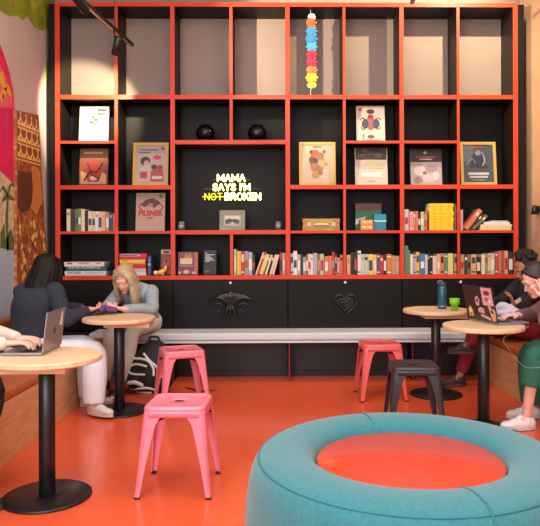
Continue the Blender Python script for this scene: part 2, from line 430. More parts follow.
bpart('side_post', (X(48.5), YS+.01, 0), (UX[0][0]-.001, YB-.002, ZT+.01), BLACKP, BLACKP)
bpart('side_post', (UX[-1][1]+.001, YS+.01, 0), (X(525), YB-.002, ZT+.01), BLACKP, BLACKP)

# ------------------------------------------------------------------ cabinets under the shelves
KN = mat((225, 222, 215), 0.3)
cabx = [UX[0][0], UX[2][0]+.02, UX[4][0]+.02, UX[6][0]+.02, UX[8][1]]
cl = ['black cabinet under the board games at the left end of the shelves', 'black cabinet with a winged relief, under the shelf left of centre', 'black cabinet with a heart-shaped relief, right of the shelf centre', 'black cabinet behind the blue bottle at the right end of the shelves']
for i in range(4):
    x0, x1 = cabx[i]+.002, cabx[i+1]-.002; cx = (x0+x1)/2
    c = thing('cabinet', cl[i], 'cabinet', (cx, YS, 0.055), group='cabinets below the bookshelf')
    hw = (x1-x0)/2; top = zb-.004-.055
    MB().box((-hw, .018, 0), (hw, .35, top), BLACKP).build('body', c, bevel=0.002)
    d = MB().box((-hw+.004, 0, .42), (hw-.004, .017, top-.006), BLACKP).build('flap_door', c, bevel=0.003)
    m = MB(); fw = .05
    for lo, hi in (((-hw+.006, -.006, top-.06), (hw-.006, .001, top-.008)), ((-hw+.006, -.006, .425), (hw-.006, .001, .47)), ((-hw+.006, -.006, .47), (-hw+.006+fw, .001, top-.06)), ((hw-.006-fw, -.006, .47), (hw-.006, .001, top-.06))):
        m.box(lo, hi, BLACKP)
    m.build('door_frame', d, bevel=0.002)
    k = MB(); k.lathe([(0.0001, -.012), (.012, -.01), (.014, -.004), (.008, 0), (.006, .004)], KN, 16, Matrix.Translation((0 if i else .0, -.007, top-.03)) @ Matrix.Rotation(-PI/2, 4, 'X'))
    tag(k.build('knob', d), 'small white knob')
    MB().box((-hw+.004, .006, .0), (hw-.004, .017, .40), mat((30, 27, 27), 0.5)).build('lower_panel', c, bevel=0.002)
    if i in (1, 2):
        o = MB(); zc = .68; OB = mat((20, 19, 19), 0.3, spec=0.45)
        if i == 1:
            for sgn in (1, -1):
                for q in range(6):
                    a = R(8+q*16)*sgn if sgn > 0 else R(180-8-q*16)
                    L = .22-.02*q
                    e = (math.cos(a)*L, -.012, zc+.03+math.sin(a)*L*.42)
                    mid = (math.cos(a)*L*.5, -.02, zc+.06+math.sin(a)*L*.3)
                    o.tube([(0, -.01, zc), mid, e], [.022, .026, .01], OB, 8)
            o.ell((0, -.014, zc+.02), (.07, .02, .065), OB); o.ell((0, -.02, zc+.1), (.035, .02, .04), OB)
            for a in (-.06, 0, .06): o.tube([(a*.3, -.01, zc-.02), (a*.8, -.016, zc-.09), (a*1.3, -.01, zc-.14)], [.022, .018, .006], OB, 8)
            for sgn in (1, -1): o.tube([(sgn*.05*math.cos(t)+sgn*.13, -.012, zc-.03+.04*math.sin(t)) for t in [k2*.6 for k2 in range(9)]], .009, OB, 6)
        else:
            hp = []
            for k2 in range(25):
                t = 2*PI*k2/24
                hp.append((.0075*16*math.sin(t)**3, -.01, zc+.0078*(13*math.cos(t)-5*math.cos(2*t)-2*math.cos(3*t)-math.cos(4*t))))
            o.tube(hp, .012, OB, 8, sub=1)
            for sc in (.55, .25): o.tube([(x*sc, -.012, zc+(z-zc)*sc) for x, _, z in hp], .012, OB, 8, sub=1)
            for q in range(5): o.tube([(-.07+.035*q, -.012, zc+.04), (-.08+.04*q, -.016, zc-.0), (-.03+.015*q, -.012, zc-.07)], [.006, .01, .006], OB, 6)
        o.build('relief_ornament', d)

# ------------------------------------------------------------------ benches
bench = thing('bench', 'long pale grey bench seat in front of the black cabinets', 'bench', (0.1, 6.5, 0))
m = MB(); prof = [(6.30, .425), (6.305, .475), (6.32, .487), (6.4, .49), (6.635, .49), (6.635, .415), (6.32, .412)]
m.prism([(a-6.5, z) for a, z in prof], -1.98, 1.86, GREYB, 'yz'); m.build('seat', bench, bevel=0.008, seg=3)
m = MB().box((-1.98, -.203, .393), (1.86, -.16, .4115), mat((206, 208, 210), .4)); m.build('front_rail', bench, bevel=0.003)
for px in (173, 289, 412):
    xx = P(px, 350, 6.42).x-0.1
    MB().box((xx-.007, -.09, .0), (xx+.007, .125, .411), BLACKP, mfront=mat((130, 34, 30), .5)).build('support_panel', bench, bevel=0.001)
def side_bench(label, x0, x1, xw, ya, yb, rear_h, name='banquette'):
    s = 1 if x1 > x0 else -1
    t = thing(name, label, 'bench', ((x0+xw)/2, (ya+yb)/2, 0))
    o = Vector((t.location.x, t.location.y, 0))
    def bx(nm, lo, hi, mt, bev):
        lo2 = [min(a, b2) for a, b2 in zip(lo, hi)]; hi2 = [max(a, b2) for a, b2 in zip(lo, hi)]
        return MB().box(Vector(lo2)-o, Vector(hi2)-o, mt).build(nm, t, bevel=bev, seg=3)
    bx('front_panel', (x0, ya, 0), (x0+.03*s, yb, .385), PLY, .003)
    bx('base', (x0+.03*s, ya+.01, 0), (xw-.005*s, yb-.01, .38), PLY, .003)
    n = 3
    for i in range(n):
        a = ya+(yb-ya)*i/n; c = ya+(yb-ya)*(i+1)/n
        bx('seat_cushion', (x0-.008*s, a+.004, .388), (xw-.11*s, c-.004, .455), LEATHER, .02)
        bx('backrest', (xw-.108*s, a+.004, .40), (xw-.006*s, c-.004, rear_h), LEATHER, .03)
    return t
side_bench('wooden banquette with tan leather cushions along the left mural wall', -1.72, XL, XL, 2.0, 6.28, .735)
side_bench('wooden banquette with tan leather cushions along the right peach wall', 2.0, XR, XR, 2.0, 6.28, .77)

# ------------------------------------------------------------------ tables
def make_table(label, loc, plate, rz):
    t = thing('pedestal_table', label, 'table', loc, rz, 'round oak pedestal tables')
    m = MB(); m.lathe([(.0001, .733), (.283, .733), (.29, .739), (.29, .759), (.285, .765), (.0001, .765)], OAK, 64, smooth=False)
    for k, f in enumerate(m.f):
        pass
    m.build('tabletop', t)
    MB().box((plate[0], -.1, plate[2]), (plate[1], .1, .7325), OAK).build('under_plate', t, bevel=0.003)
    MB().cyl(.0425, .017, .7075, BLK, 32).build('column', t)
    m = MB(); m.lathe([(.0001, 0), (.226, 0), (.232, .004), (.232, .010), (.226, .015), (.06, .017), (.0001, .017)], BLK, 64); m.build('base', t)
    for k in range(3):
        a = 2*PI*k/3
        mm = MB(); mm.cyl(.008, .0171, .0225, mat((60, 60, 62), .3, metal=.8), 8, Matrix.Translation((.06*math.cos(a), .06*math.sin(a), 0))); mm.build('bolt', t)
    return t
T1 = (P(46.5, 495, 3.52).x, 3.52, 0); T2 = (P(119, 410, 5.30).x, 5.30, 0); T3 = (P(483, 431, 4.71).x, 4.71, 0); T4 = (P(435.5, 394, 5.80).x, 5.80, 0)
make_table('round oak table at the front left, holding the silver laptop', T1, (-.24, .13, .682), 0)
make_table('round oak table on a black pedestal in front of the blonde person', T2, (-.1, .26, .69), 0)
make_table('round oak table under the dark laptop covered in stickers', T3, (-.16, .1, .712), 0)
make_table('round oak table at the rear right, holding the blue bottle and green cup', T4, (-.12, .26, .69), 0)

# ------------------------------------------------------------------ stools
def rsq(h, z, rc, n=6):
    rc = min(rc, h*.98); out = []
    for q in range(4):
        a0 = q*PI/2
        cx = (h-rc)*(1 if q in (0, 3) else -1); cy = (h-rc)*(1 if q in (0, 1) else -1)
        for k in range(n+1):
            a = a0+PI/2*k/n; out.append((cx+rc*math.cos(a), cy+rc*math.sin(a), z))
    return out
def make_stool(label, loc, rz, M, h=.485):
    t = thing('metal_stool', label, 'stool', loc, rz, 'square metal stools')
    L = [rsq(.172, h-.058, .05), rsq(.17, h-.03, .05), rsq(.167, h-.024, .05), rsq(.170, h-.018, .05), rsq(.165, h-.007, .05), rsq(.157, h-.001, .047), rsq(.15, h, .045), rsq(.143, h-.002, .04), rsq(.138, h-.006, .036), rsq(.08, h-.007, .03)]
    hole = [(x*1.3, y*1.15, z) for x, y, z in rsq(.02, h-.007, .012)]
    L += [hole, [(x, y, z-.012) for x, y, z in hole], rsq(.08, h-.019, .03), rsq(.155, h-.019, .04), rsq(.164, h-.03, .048), rsq(.167, h-.058, .047)]
    MB().loft(L, M, closed=True).build('seat', t)
    MB().box((-.0255, -.0225, h-.0185), (.0255, .0225, h-.0078), mat((84, 24, 28), .7) if M is not CHAR else RUB).build('hole_shade', t)  # dark plug filling the seat's hole, its colour stands for the shade inside
    for sx in (1, -1):
        for sy in (1, -1):
            m = MB(); loops = []
            N = 16
            for k in range(N+1):
                u = k/N; z = (h-.035)*(1-u)+.012*u
                cpos = .167+(.205-.167)*u
                wd = .028+.055*(1-u)**1.3+.06*math.exp(-u/.045)
                th = .005; rc = .012+.02*(1-u)
                out = [(cpos-wd, cpos)]
                for q in range(5):
                    a = PI/2-PI/2*q/4; out.append((cpos-rc+rc*math.cos(a), cpos-rc+rc*math.sin(a)))
                out.append((cpos, cpos-wd)); out.append((cpos-th, cpos-wd))
                for q in range(5):
                    a = PI/2*q/4; r2 = max(rc-th, .002); out.append((cpos-rc+r2*math.cos(a), cpos-rc+r2*math.sin(a)))
                out.append((cpos-wd, cpos-th))
                loops.append([(sx*a, sy*b2, z) for a, b2 in out])
            m.loft(loops, M, smooth=False)
            # pressed rib down the middle of each leg
            m.tube([(sx*(.166-.02), sy*.1685, h-.09), (sx*.172, sy*.186, h*.5), (sx*.19, sy*.2035, .06)], [.006, .005, .003], M, 6)
            lg = m.build('leg', t)
            f = MB(); f.loft([[(sx*(.1915+a*.0145), sy*(.1915+b2*.0145), z) for a, b2 in ((1, 1), (-1, 1), (-1, -1), (1, -1))] for z in (0, .0115)], RUB, smooth=False)
            f.build('rubber_foot', lg, bevel=.003)
    m = MB(); zz = h-.105
    for s in (1, -1): m.tube([(-.155, -.155*s, zz), (0, 0, zz+.03), (.155, .155*s, zz)], .006, BLK, 8)
    m.build('cross_brace', t)
    return t
make_stool('pink metal stool standing alone nearest the teal ring seat', (-.585, 3.67, 0), R(-2), PINK)
make_stool('pink metal stool beside the backpack, farther back on the left', (P(181, 400, 5.45).x, 5.45, 0), R(20), PINK)
make_stool('coral pink metal stool in front of the grey bench on the right', (P(379.5, 397, 5.74).x, 5.74, 0), R(3), CORAL)
make_stool('charcoal black metal stool half hidden by the teal ring seat', (P(413, 431, 4.72).x, 4.72, 0), R(-3), CHAR)

# ------------------------------------------------------------------ ring seat
RGX, RGY = P(408.5, 455, 2.81).x, 2.81
TEAL = mat((42, 120, 129), 0.85, var=0.12, scale=60, bump=0.25, bscale=300, sheen=0.3, name='teal_wool')
TEALD = mat((46, 122, 130), 0.9, name='teal_piping')
ring = thing('ring_pouf', 'big teal wool ring-shaped seat with a coral disc in its middle', 'pouf', (RGX, RGY, 0))
prof = [(.412, .02), (.405, .36), (.41, .415), (.428, .452), (.462, .472), (.515, .481), (.575, .478), (.63, .462), (.668, .428), (.69, .37), (.705, .26), (.714, .12), (.715, .04), (.70, .0), (.43, .0)]
pp = crom([(a, z) for a, z in prof], 3)
MB().lathe([(a, z) for a, z in pp], TEAL, 96, closed=True).build('cushion', ring)
def ringpt(i, ang, o=.002):
    a, z = pp[i]; return ((a+o)*math.cos(ang), (a+o)*math.sin(ang), z+(.002 if 9 < i < 30 else 0))
for ang in (R(103), R(-76)):
    MB().tube([ringpt(i, ang) for i in range(4, 40, 2)], .0035, TEALD, 6, sub=2).build('seam_piping', ring)
zc = .385
MB().tube([(.652*math.cos(2*PI*k/72), .652*math.sin(2*PI*k/72), .448) for k in range(73)], .004, TEALD, 6, sub=1).build('edge_piping', ring)
m = MB(); m.lathe([(.0001, .41), (.395, .41), (.402, .414), (.402, .422), (.397, .426), (.0001, .426)], mat((206, 68, 46), .3, coat=.1, name='coral_lacquer'), 72)
tag(m.build('centre_disc', ring), 'glossy coral centre disc')

# ------------------------------------------------------------------ books
ordn = ['first', 'second', 'third', 'fourth', 'fifth', 'sixth', 'seventh', 'eighth', 'ninth', 'tenth', 'eleventh', 'twelfth', 'thirteenth', 'fourteenth', 'fifteenth', 'sixteenth', 'seventeenth', 'eighteenth', 'nineteenth', 'twentieth']
CN = {
 'cream': (228, 206, 168), 'white': (226, 222, 216), 'pale pink': (222, 186, 170), 'peach': (224, 160, 116), 'orange': (222, 112, 50), 'red': (196, 40, 40), 'salmon': (222, 110, 92),
 'terracotta': (184, 82, 48), 'yellow': (232, 190, 44), 'pale yellow': (226, 200, 116), 'olive': (116, 112, 60), 'green': (88, 140, 84), 'pale green': (178, 196, 158), 'teal': (72, 132, 124),
 'blue': (62, 118, 176), 'dark blue': (48, 66, 96), 'grey': (150, 148, 148), 'pale grey': (196, 192, 190), 'lavender': (176, 160, 182), 'purple': (98, 62, 122), 'black': (30, 28, 28),
 'brown': (112, 74, 48), 'dark brown': (66, 46, 36), 'tan': (190, 140, 92), 'pink': (224, 138, 140)}
CN = {k: tuple(int(.84*c+.16*sum(v)/3*.8) for c in v) for k, v in CN.items()}
def book_mb(t, h, d, col, band=None, bandc=None):
    c = mat(CN[col], .55, var=.05, scale=30)
    m = MB(); k = .0025
    m.box((0, .0, 0), (t, k, h), c)                                 # spine
    m.box((0, k, 0), (k, d, h), c); m.box((t-k, k, 0), (t, d, h), c)  # boards
    m.box((k, k, .003), (t-k, d-.004, h-.004), PAGE)                # pages
    if band:
        bc = mat(CN[bandc], .5)
        for (a, b2) in band: m.box((t*.12, -.0008, h*a), (t*.88, .0, h*b2), bc)
    return m
YBK = YS+.03
def book_row(place, group, zbase, items, ordfrom='left'):
    n = len(items)
    for i, it in enumerate(items):
        p0, p1, yt, col = it[:4]; lean = it[4] if len(it) > 4 else 0
        x0, x1 = X(p0, YBK)+.0006, X(p1, YBK)-.0006
        d = random.uniform(.15, .2); z0 = zbase
        if not lean:
            h = P(300, yt, YBK).z-z0
            bd = random.choice([None, [(.72, .86)], [(.2, .7)], [(.08, .14), (.84, .9)], [(.3, .62)], [(.55, .85), (.08, .16)]])
            bc = random.choice(['white', 'cream', 'black', 'red', 'dark blue', 'tan']); 
            if bc == col: bc = 'grey'
            o = book_mb(x1-x0, h, d, col, bd, bc).build('book')
            o.location = (x0, YBK+random.uniform(0, .012), z0)
        else:
            th = R(lean); h = (P(300, yt, YBK).z-z0)/math.cos(th)
            t = x1-x0
            m = book_mb(t, h, d, col, [(.7, .85)], 'cream')
            o = m.build('book', shift=(t, 0, 0)); o.location = (x1, YBK, z0+.0005); o.rotation_euler = (0, th, 0)
        adj = 'leaning ' if lean else ''
        wd = (x1-x0)
        size = 'thin ' if wd < .024 else ('thick ' if wd > .04 else '')
        art = 'upright ' if not lean else ''
        tag(o, f'{adj}{col} book, {ordn[i]} from the left {place}', 'book', group)
rowA = [(66.6, 70.4, 208.5, 'cream'), (70.5, 74.2, 209, 'dark brown'), (74.5, 78, 208.5, 'olive'), (78.1, 81, 208, 'green'), (81.1, 84.7, 208.5, 'cream'), (84.8, 88, 210, 'black'), (88.1, 91.6, 210.5, 'cream'), (91.7, 95, 211, 'pale pink'), (95.1, 98, 211, 'white'), (98.1, 101.6, 211, 'pale pink'), (101.7, 105.2, 211, 'peach'), (105.3, 108.8, 211.5, 'tan'), (109, 112.6, 212, 'dark blue'), (112.7, 114.6, 213, 'orange')]
book_row('in the row above the board games', 'books on the left above the board games', Z4+THN/2, rowA)
rowB = [(233.6, 236.2, 249, 'pale green'), (236.6, 241, 251, 'yellow'), (241.1, 244.2, 251, 'red'), (244.4, 248.3, 251, 'grey'), (248.4, 252.2, 252, 'lavender'), (252.4, 254.9, 254, 'black'), (254.9, 256.6, 252.5, 'pale pink', 19), (256.9, 258.4, 252, 'red', 19), (258.8, 262.6, 254.8, 'pale yellow', 19), (262.9, 264.4, 255, 'olive', 18), (264.8, 266.6, 255, 'cream', 17), (266.9, 268.9, 255, 'black', 17), (269.2, 271.2, 255, 'cream', 16), (271.6, 274, 255, 'pale pink', 15), (279.6, 282.2, 252.5, 'red'), (282.3, 285.4, 253, 'peach')]
book_row('in the row below the neon sign', 'books under the neon sign', Z5+THK/2, rowB)
rowC = [(290.6, 293.2, 253.5, 'pale grey'), (293.3, 297.2, 251, 'white'), (297.3, 300.4, 254.5, 'lavender'), (300.5, 303, 254.5, 'dark brown'), (303.1, 305.8, 257, 'grey'), (305.9, 308, 254.5, 'olive'), (308.1, 310.8, 254, 'cream'), (310.9, 313, 254.5, 'white'), (313.1, 317.1, 253, 'lavender'), (317.2, 320, 254, 'olive'), (320.1, 323.8, 254, 'pale green'), (324.4, 328.6, 256.5, 'orange'), (328.7, 332, 256, 'salmon'), (332.1, 334.5, 252, 'red'), (334.6, 337, 254, 'dark brown'), (337.1, 339.8, 258, 'pink'), (339.9, 343, 255, 'orange')]
book_row('in the row under the yellow suitcase', 'books under the suitcase', Z5+THK/2, rowC)
rowD = [(346.6, 350.4, 255, 'peach'), (350.5, 353.8, 252.5, 'black'), (353.9, 357.6, 252, 'black'), (357.8, 361, 251, 'white'), (361.1, 364, 254.5, 'pale grey'), (364.1, 368.2, 254.5, 'pale green'), (368.3, 373.2, 254.5, 'pale yellow'), (373.3, 376.6, 255, 'yellow'), (376.7, 380, 254, 'purple'), (380.1, 383.4, 255.5, 'red'), (383.5, 386.4, 255, 'black'), (386.5, 391.4, 254.5, 'orange'), (391.5, 395.8, 256, 'tan'), (395.9, 399.6, 256.5, 'peach')]
book_row('in the row under the green box', 'books under the green box', Z5+THK/2, rowD)
rowE = [(404.6, 409, 209.5, 'pale grey'), (409.6, 413.4, 211.5, 'pink'), (413.5, 415.8, 212, 'salmon'), (415.9, 418.2, 211.5, 'salmon'), (418.4, 421, 212, 'black'), (421.1, 424.2, 212, 'pale green'), (424.3, 427.8, 211.8, 'terracotta')]
book_row('in the row beside the yellow stack', 'books beside the yellow stack', Z4+THN/2, rowE)
rowF = [(404.6, 408.2, 246, 'teal'), (408.3, 410.2, 250.5, 'green'), (410.3, 413, 254.5, 'cream'), (413.1, 416.2, 255, 'lavender'), (416.3, 419.6, 252.5, 'yellow'), (420.2, 425, 254, 'blue'), (425.1, 427.6, 255, 'pale grey'), (427.7, 430, 253.5, 'black'), (430.1, 432.7, 254.5, 'black'), (432.8, 436.8, 256.5, 'pale pink'), (436.9, 440.4, 254.5, 'peach'), (440.5, 444, 254, 'salmon'), (444.1, 448, 254, 'green'), (448.1, 453, 254, 'pale yellow'), (453.6, 457.2, 254.5, 'tan')]
book_row('in the row under the yellow stack', 'books behind the blue bottle', Z5+THK/2, rowF)
rowG = [(460.4, 463.2, 210, 'pink'), (463.6, 467.6, 211.5, 'salmon', 38), (468.2, 470.6, 215.5, 'dark brown', 42), (471.2, 474.0, 217, 'olive', 46)]
book_row('beside the low cream pile', 'books beside the cream pile', Z4+THN/2, rowG)
rowH = [(460.6, 464.6, 255, 'tan'), (464.7, 467.6, 255, 'dark brown'), (467.7, 470.6, 255.5, 'olive'), (471, 476.4, 255, 'peach'), (476.6, 480.8, 258, 'black'), (481.4, 485, 255, 'cream'), (485.4, 488, 255.5, 'grey'), (488.1, 490.8, 254, 'pale yellow'), (490.9, 494.6, 254, 'pale grey'), (495.2, 498.6, 252.5, 'terracotta'), (498.7, 501.4, 252, 'salmon'), (501.5, 504.6, 252, 'terracotta'), (504.7, 508.2, 251.5, 'peach'), (508.3, 513, 253, 'dark brown')]
book_row('in the row under the cream pile', 'books at the right end', Z5+THK/2, rowH)
# stacked flat: yellow magazines, cream pile
z = Z4+THN/2; hs = [.03, .036, .038, .03, .032, .042, .046, .036]
for i, h in enumerate(hs):
    x0 = X(429.2, YBK); x1 = X(453.6, YBK)-random.uniform(0, .008)
    m = MB(); c = mat((236, 186, 18), .5, var=.04)
    m.box((0, 0, 0), (x1-x0, .003, h-.002), c); m.box((0, .003, 0), (x1-x0, .19, .003), c); m.box((0, .003, h-.005), (x1-x0, .19, h-.002), c)
    m.box((.003, .003, .003), (x1-x0-.003, .187, h-.005), PAGE)
    for q in range(3): m.box(((x1-x0)*(.14+.3*q), -.0008, h*.3), ((x1-x0)*(.3+.26*q), 0, h*.5), mat((196, 140, 18), .5))
    o = m.build('magazine'); o.location = (x0+random.uniform(0, .006), YBK+random.uniform(0, .008), z)
    nm = ['lowest', 'second from the bottom', 'third from the bottom', 'fourth from the bottom', 'fourth from the top', 'third from the top', 'second from the top', 'topmost'][i]
    tag(o, f'yellow volume lying flat, {nm} of the bright yellow stack', 'magazine', 'stack of yellow magazines'); z += h-.0015
m = book_mb(.034, .27, .17, 'brown', None); o = m.build('book'); o.location = (X(454.0, YBK), YBK+.002, Z4+THN/2); tag(o, 'brown upright book squeezed between the yellow stack and the red upright', 'book')
z = Z4+THN/2
for i, (a, b2, h, cn) in enumerate([(480.2, 511.5, .034, 'pale yellow'), (480.6, 512, .026, 'cream'), (484, 510, .024, 'white'), (490, 508, .014, 'pale grey')]):
    x0, x1 = X(a, YBK), X(b2, YBK); m = MB(); c = mat(CN[cn], .6)
    m.box((0, 0, 0), (x1-x0, .003, h), c); m.box((0, .003, 0), (x1-x0, .17, .003), c); m.box((0, .003, h-.003), (x1-x0, .17, h), c); m.box((.002, .003, .003), (x1-x0-.003, .167, h-.003), PAGE)
    o = m.build('book'); o.location = (x0, YBK, z); z += h+.0005
    tag(o, f'{cn} book lying flat, ' + ['lowest', 'second from the bottom', 'third from the bottom', 'topmost'][i]+' of the low pile on the right shelf', 'book', 'low pile of cream books')

# ------------------------------------------------------------------ face-out books, posters, frames
def dim(c): return tuple(int(v*.86) for v in c)
def shapes(m, w, h, sh, y):
    sh = [tuple(dim(v) if isinstance(v, tuple) and len(v) == 3 and not isinstance(v[0], (tuple, list)) else v for v in s) for s in sh]
    for i, s in enumerate(sh):
        d = y-.0006-.0004*i
        if s[0] == 'r': m.box((s[1]*w-w/2, d, s[2]*h), (s[3]*w-w/2, y, s[4]*h), mat(s[5], .5))
        elif s[0] == 'e':
            m.prism([((s[1]-.5)*w+s[3]*w*math.cos(2*PI*k/20), s[2]*h+s[4]*h*math.sin(2*PI*k/20)) for k in range(20)], d, y, mat(s[5], .5))
        elif s[0] == 'p': m.prism([((a-.5)*w, b2*h) for a, b2 in s[1]], d, y, mat(s[2], .5))
        elif s[0] == 't': m.text(s[1], s[4]*h, Matrix.Translation(((s[2]-.5)*w, d, s[3]*h)) @ Matrix.Rotation(PI/2, 4, 'X'), mat(s[5], .5), ext=.0004, off=(s[7] if len(s) > 7 else 0), width=(s[6]*w if len(s) > 6 and s[6] else None))
        elif s[0] == 'l': m.tube([((a-.5)*w, d, b2*h) for a, b2 in s[1]], s[2]*w, mat(s[3], .5), 6, sub=2)
def faceout(name, label, cat, px0, px1, py0, zb, base, sh, Y=YS+.1, frame=None, tilt=7, th=.018, fw=.03, group=None):
    base = dim(base); frame = dim(frame) if frame else None
    a = P(px0, CY, Y).x; b2 = P(px1, CY, Y).x; ztop = P(300, py0, Y+.03).z
    w = b2-a; h = (ztop-zb)/math.cos(R(tilt))
    t = thing(name, label, cat, ((a+b2)/2, Y, zb+.001+(th+.006)*math.sin(R(tilt))), 0, group); t.rotation_euler = (R(-tilt), 0, 0)
    if frame:
        fm = mat(frame, .35, coat=.2)
        m = MB()
        m.box((-w/2, 0, 0), (w/2, th+.006, fw), fm); m.box((-w/2, 0, h-fw), (w/2, th+.006, h), fm); m.box((-w/2, 0, fw), (-w/2+fw, th+.006, h-fw), fm); m.box((w/2-fw, 0, fw), (w/2, th+.006, h-fw), fm)
        m.build('frame', t, bevel=.003)
        m = MB(); wi, hi = w-2*fw, h-2*fw
        m.box((-wi/2, .008, 0), (wi/2, th, hi), mat(base, .5)); shapes(m, wi, hi, sh, .008); m.build('picture', t, loc=(0, 0, fw))
    else:
        m = MB(); m.box((-w/2, 0, 0), (w/2, .0025, h), mat(base, .5)); m.box((-w/2, th-.0025, 0), (w/2, th, h), mat(base, .5)); m.box((-w/2, .0025, 0), (-w/2+.0025, th-.0025, h), mat(base, .5))
        shapes(m, w, h, sh, 0); m.build('cover', t)
        MB().box((-w/2+.0025, .0025, .003), (w/2-.004, th-.0025, h-.003), PAGE).build('pages', t)
    return t
zt1 = Z2+THN/2; zt3 = Z3+THK/2; zt4 = Z4+THN/2; zt5 = Z5+THK/2
BK = (28, 26, 26)
faceout('display_book', 'white book with a green plant drawing, facing out above the red comic-like book', 'book', 79, 108, 106.5, zt1, (226, 216, 210),
        [('r', .0, .63, 1, 1, (206, 190, 186)), ('l', [(.45, .12), (.5, .4), (.48, .62), (.55, .8)], .012, (40, 110, 80)), ('e', .42, .55, .08, .035, (50, 140, 110)), ('e', .58, .62, .09, .035, (50, 140, 110)), ('e', .45, .7, .06, .03, (50, 140, 110)), ('e', .55, .5, .06, .03, (90, 160, 140)), ('r', .62, .86, .92, .93, (90, 84, 84)), ('r', .62, .75, .9, .81, (110, 104, 104))])
faceout('display_book', 'red and olive illustrated book facing out below the white plant book', 'book', 79, 107.5, 148.5, zt3, (150, 70, 46),
        [('r', .04, .68, .96, .95, (120, 104, 60)), ('r', .12, .74, .88, .83, (196, 60, 40)), ('r', .14, .86, .8, .91, (210, 180, 120)), ('p', [(.05, .05), (.95, .05), (.95, .3), (.6, .42), (.2, .34), (.05, .4)], (222, 172, 110)), ('p', [(.3, .1), (.7, .1), (.85, .5), (.55, .66), (.2, .52)], (176, 46, 36)), ('l', [(.2, .15), (.4, .4), (.6, .35), (.8, .6)], .03, (60, 44, 36)), ('l', [(.3, .6), (.45, .3), (.7, .2)], .025, (46, 36, 30)), ('e', .5, .2, .13, .06, (236, 206, 160))])
faceout('framed_poster', 'yellow-framed children picture poster, left side of the shelves', 'picture frame', 132.5, 168, 142.5, zt3, (196, 180, 170),
        [('r', .0, .78, 1, 1, (176, 164, 158)), ('r', .1, .87, .75, .9, (96, 84, 84)), ('r', .1, .8, .5, .83, (96, 84, 84)), ('e', .9, .92, .06, .045, (170, 40, 50)), ('e', .72, .68, .14, .06, (220, 60, 80)), ('e', .32, .58, .17, .12, (62, 44, 40)), ('e', .36, .52, .1, .08, (216, 170, 150)), ('p', [(.1, .05), (.5, .05), (.52, .4), (.35, .48), (.15, .4)], (206, 196, 190)), ('r', .15, .12, .4, .3, (196, 60, 70)), ('e', .62, .42, .1, .07, (70, 50, 44)), ('p', [(.5, .04), (.95, .04), (.92, .36), (.7, .4), (.5, .3)], (190, 70, 74)), ('e', .82, .42, .09, .06, (120, 80, 60)), ('r', .55, .1, .9, .18, (226, 216, 206)), ('e', .45, .22, .07, .05, (222, 180, 160))], frame=(226, 176, 46))
faceout('display_book', 'beige book reading PILSNER in red, facing out on the left shelves', 'book', 135.5, 164.5, 193, zt4, (206, 168, 146),
        [('e', .45, .74, .2, .09, (70, 46, 40)), ('p', [(.16, .68), (.3, .62), (.45, .7), (.62, .6), (.8, .7), (.92, .64), (.8, .78), (.6, .86), (.4, .84), (.25, .76)], (90, 60, 48)), ('e', .5, .68, .1, .05, (200, 120, 96)), ('e', .86, .92, .07, .055, (70, 130, 110)), ('t', 'PILSNER', .5, .46, .19, (200, 40, 44), .84, .004), ('l', [(.18, .72), (.1, .62), (.2, .56)], .02, (196, 70, 60)), ('l', [(.82, .72), (.94, .62), (.84, .56)], .02, (196, 70, 60)), ('p', [(.36, .36), (.64, .36), (.5, .3)], (196, 60, 56))])
faceout('framed_poster', 'yellow-framed pale poster of a floral head in the middle of the shelves', 'picture frame', 299.5, 336, 142, zt3, (226, 198, 172),
        [('r', .35, .93, .65, .965, (120, 90, 60)), ('e', .5, .52, .24, .3, (176, 132, 100)), ('e', .42, .78, .16, .09, (196, 96, 80)), ('e', .62, .72, .1, .08, (160, 120, 72)), ('e', .32, .6, .1, .1, (124, 80, 66)), ('e', .44, .58, .08, .07, (96, 60, 50)), ('e', .64, .5, .12, .1, (206, 176, 120)), ('p', [(.7, .62), (.86, .48), (.72, .42)], (190, 150, 110)), ('e', .5, .38, .14, .08, (150, 130, 80)), ('e', .38, .4, .08, .07, (206, 110, 90)), ('e', .45, .22, .13, .1, (200, 156, 70)), ('e', .6, .26, .08, .06, (166, 120, 60)), ('e', .3, .82, .05, .04, (96, 66, 56)), ('e', .72, .82, .05, .04, (150, 80, 60))], frame=(230, 186, 60))
faceout('display_book', 'cream cover with a red and blue beetle drawing, upper right of centre', 'book', 357, 385.5, 106, zt1, (230, 212, 196),
        [('p', [(.06, .86), (.14, .96), (.22, .86)], (206, 60, 44)), ('e', .5, .84, .14, .07, (70, 60, 66)), ('e', .5, .52, .16, .2, (220, 80, 56)), ('e', .5, .7, .1, .06, (170, 50, 44)), ('e', .31, .5, .13, .13, (64, 66, 84)), ('e', .69, .5, .13, .13, (64, 66, 84)), ('e', .5, .5, .07, .08, (110, 110, 150)), ('l', [(.36, .6), (.22, .66), (.14, .6)], .014, BK), ('l', [(.64, .6), (.78, .66), (.86, .6)], .014, BK), ('l', [(.36, .4), (.22, .34), (.16, .42)], .014, BK), ('l', [(.64, .4), (.78, .34), (.84, .42)], .014, BK), ('e', .5, .14, .12, .05, (96, 90, 96)), ('l', [(.25, .2), (.24, .12)], .014, BK), ('r', .2, .04, .8, .06, (180, 160, 150))])
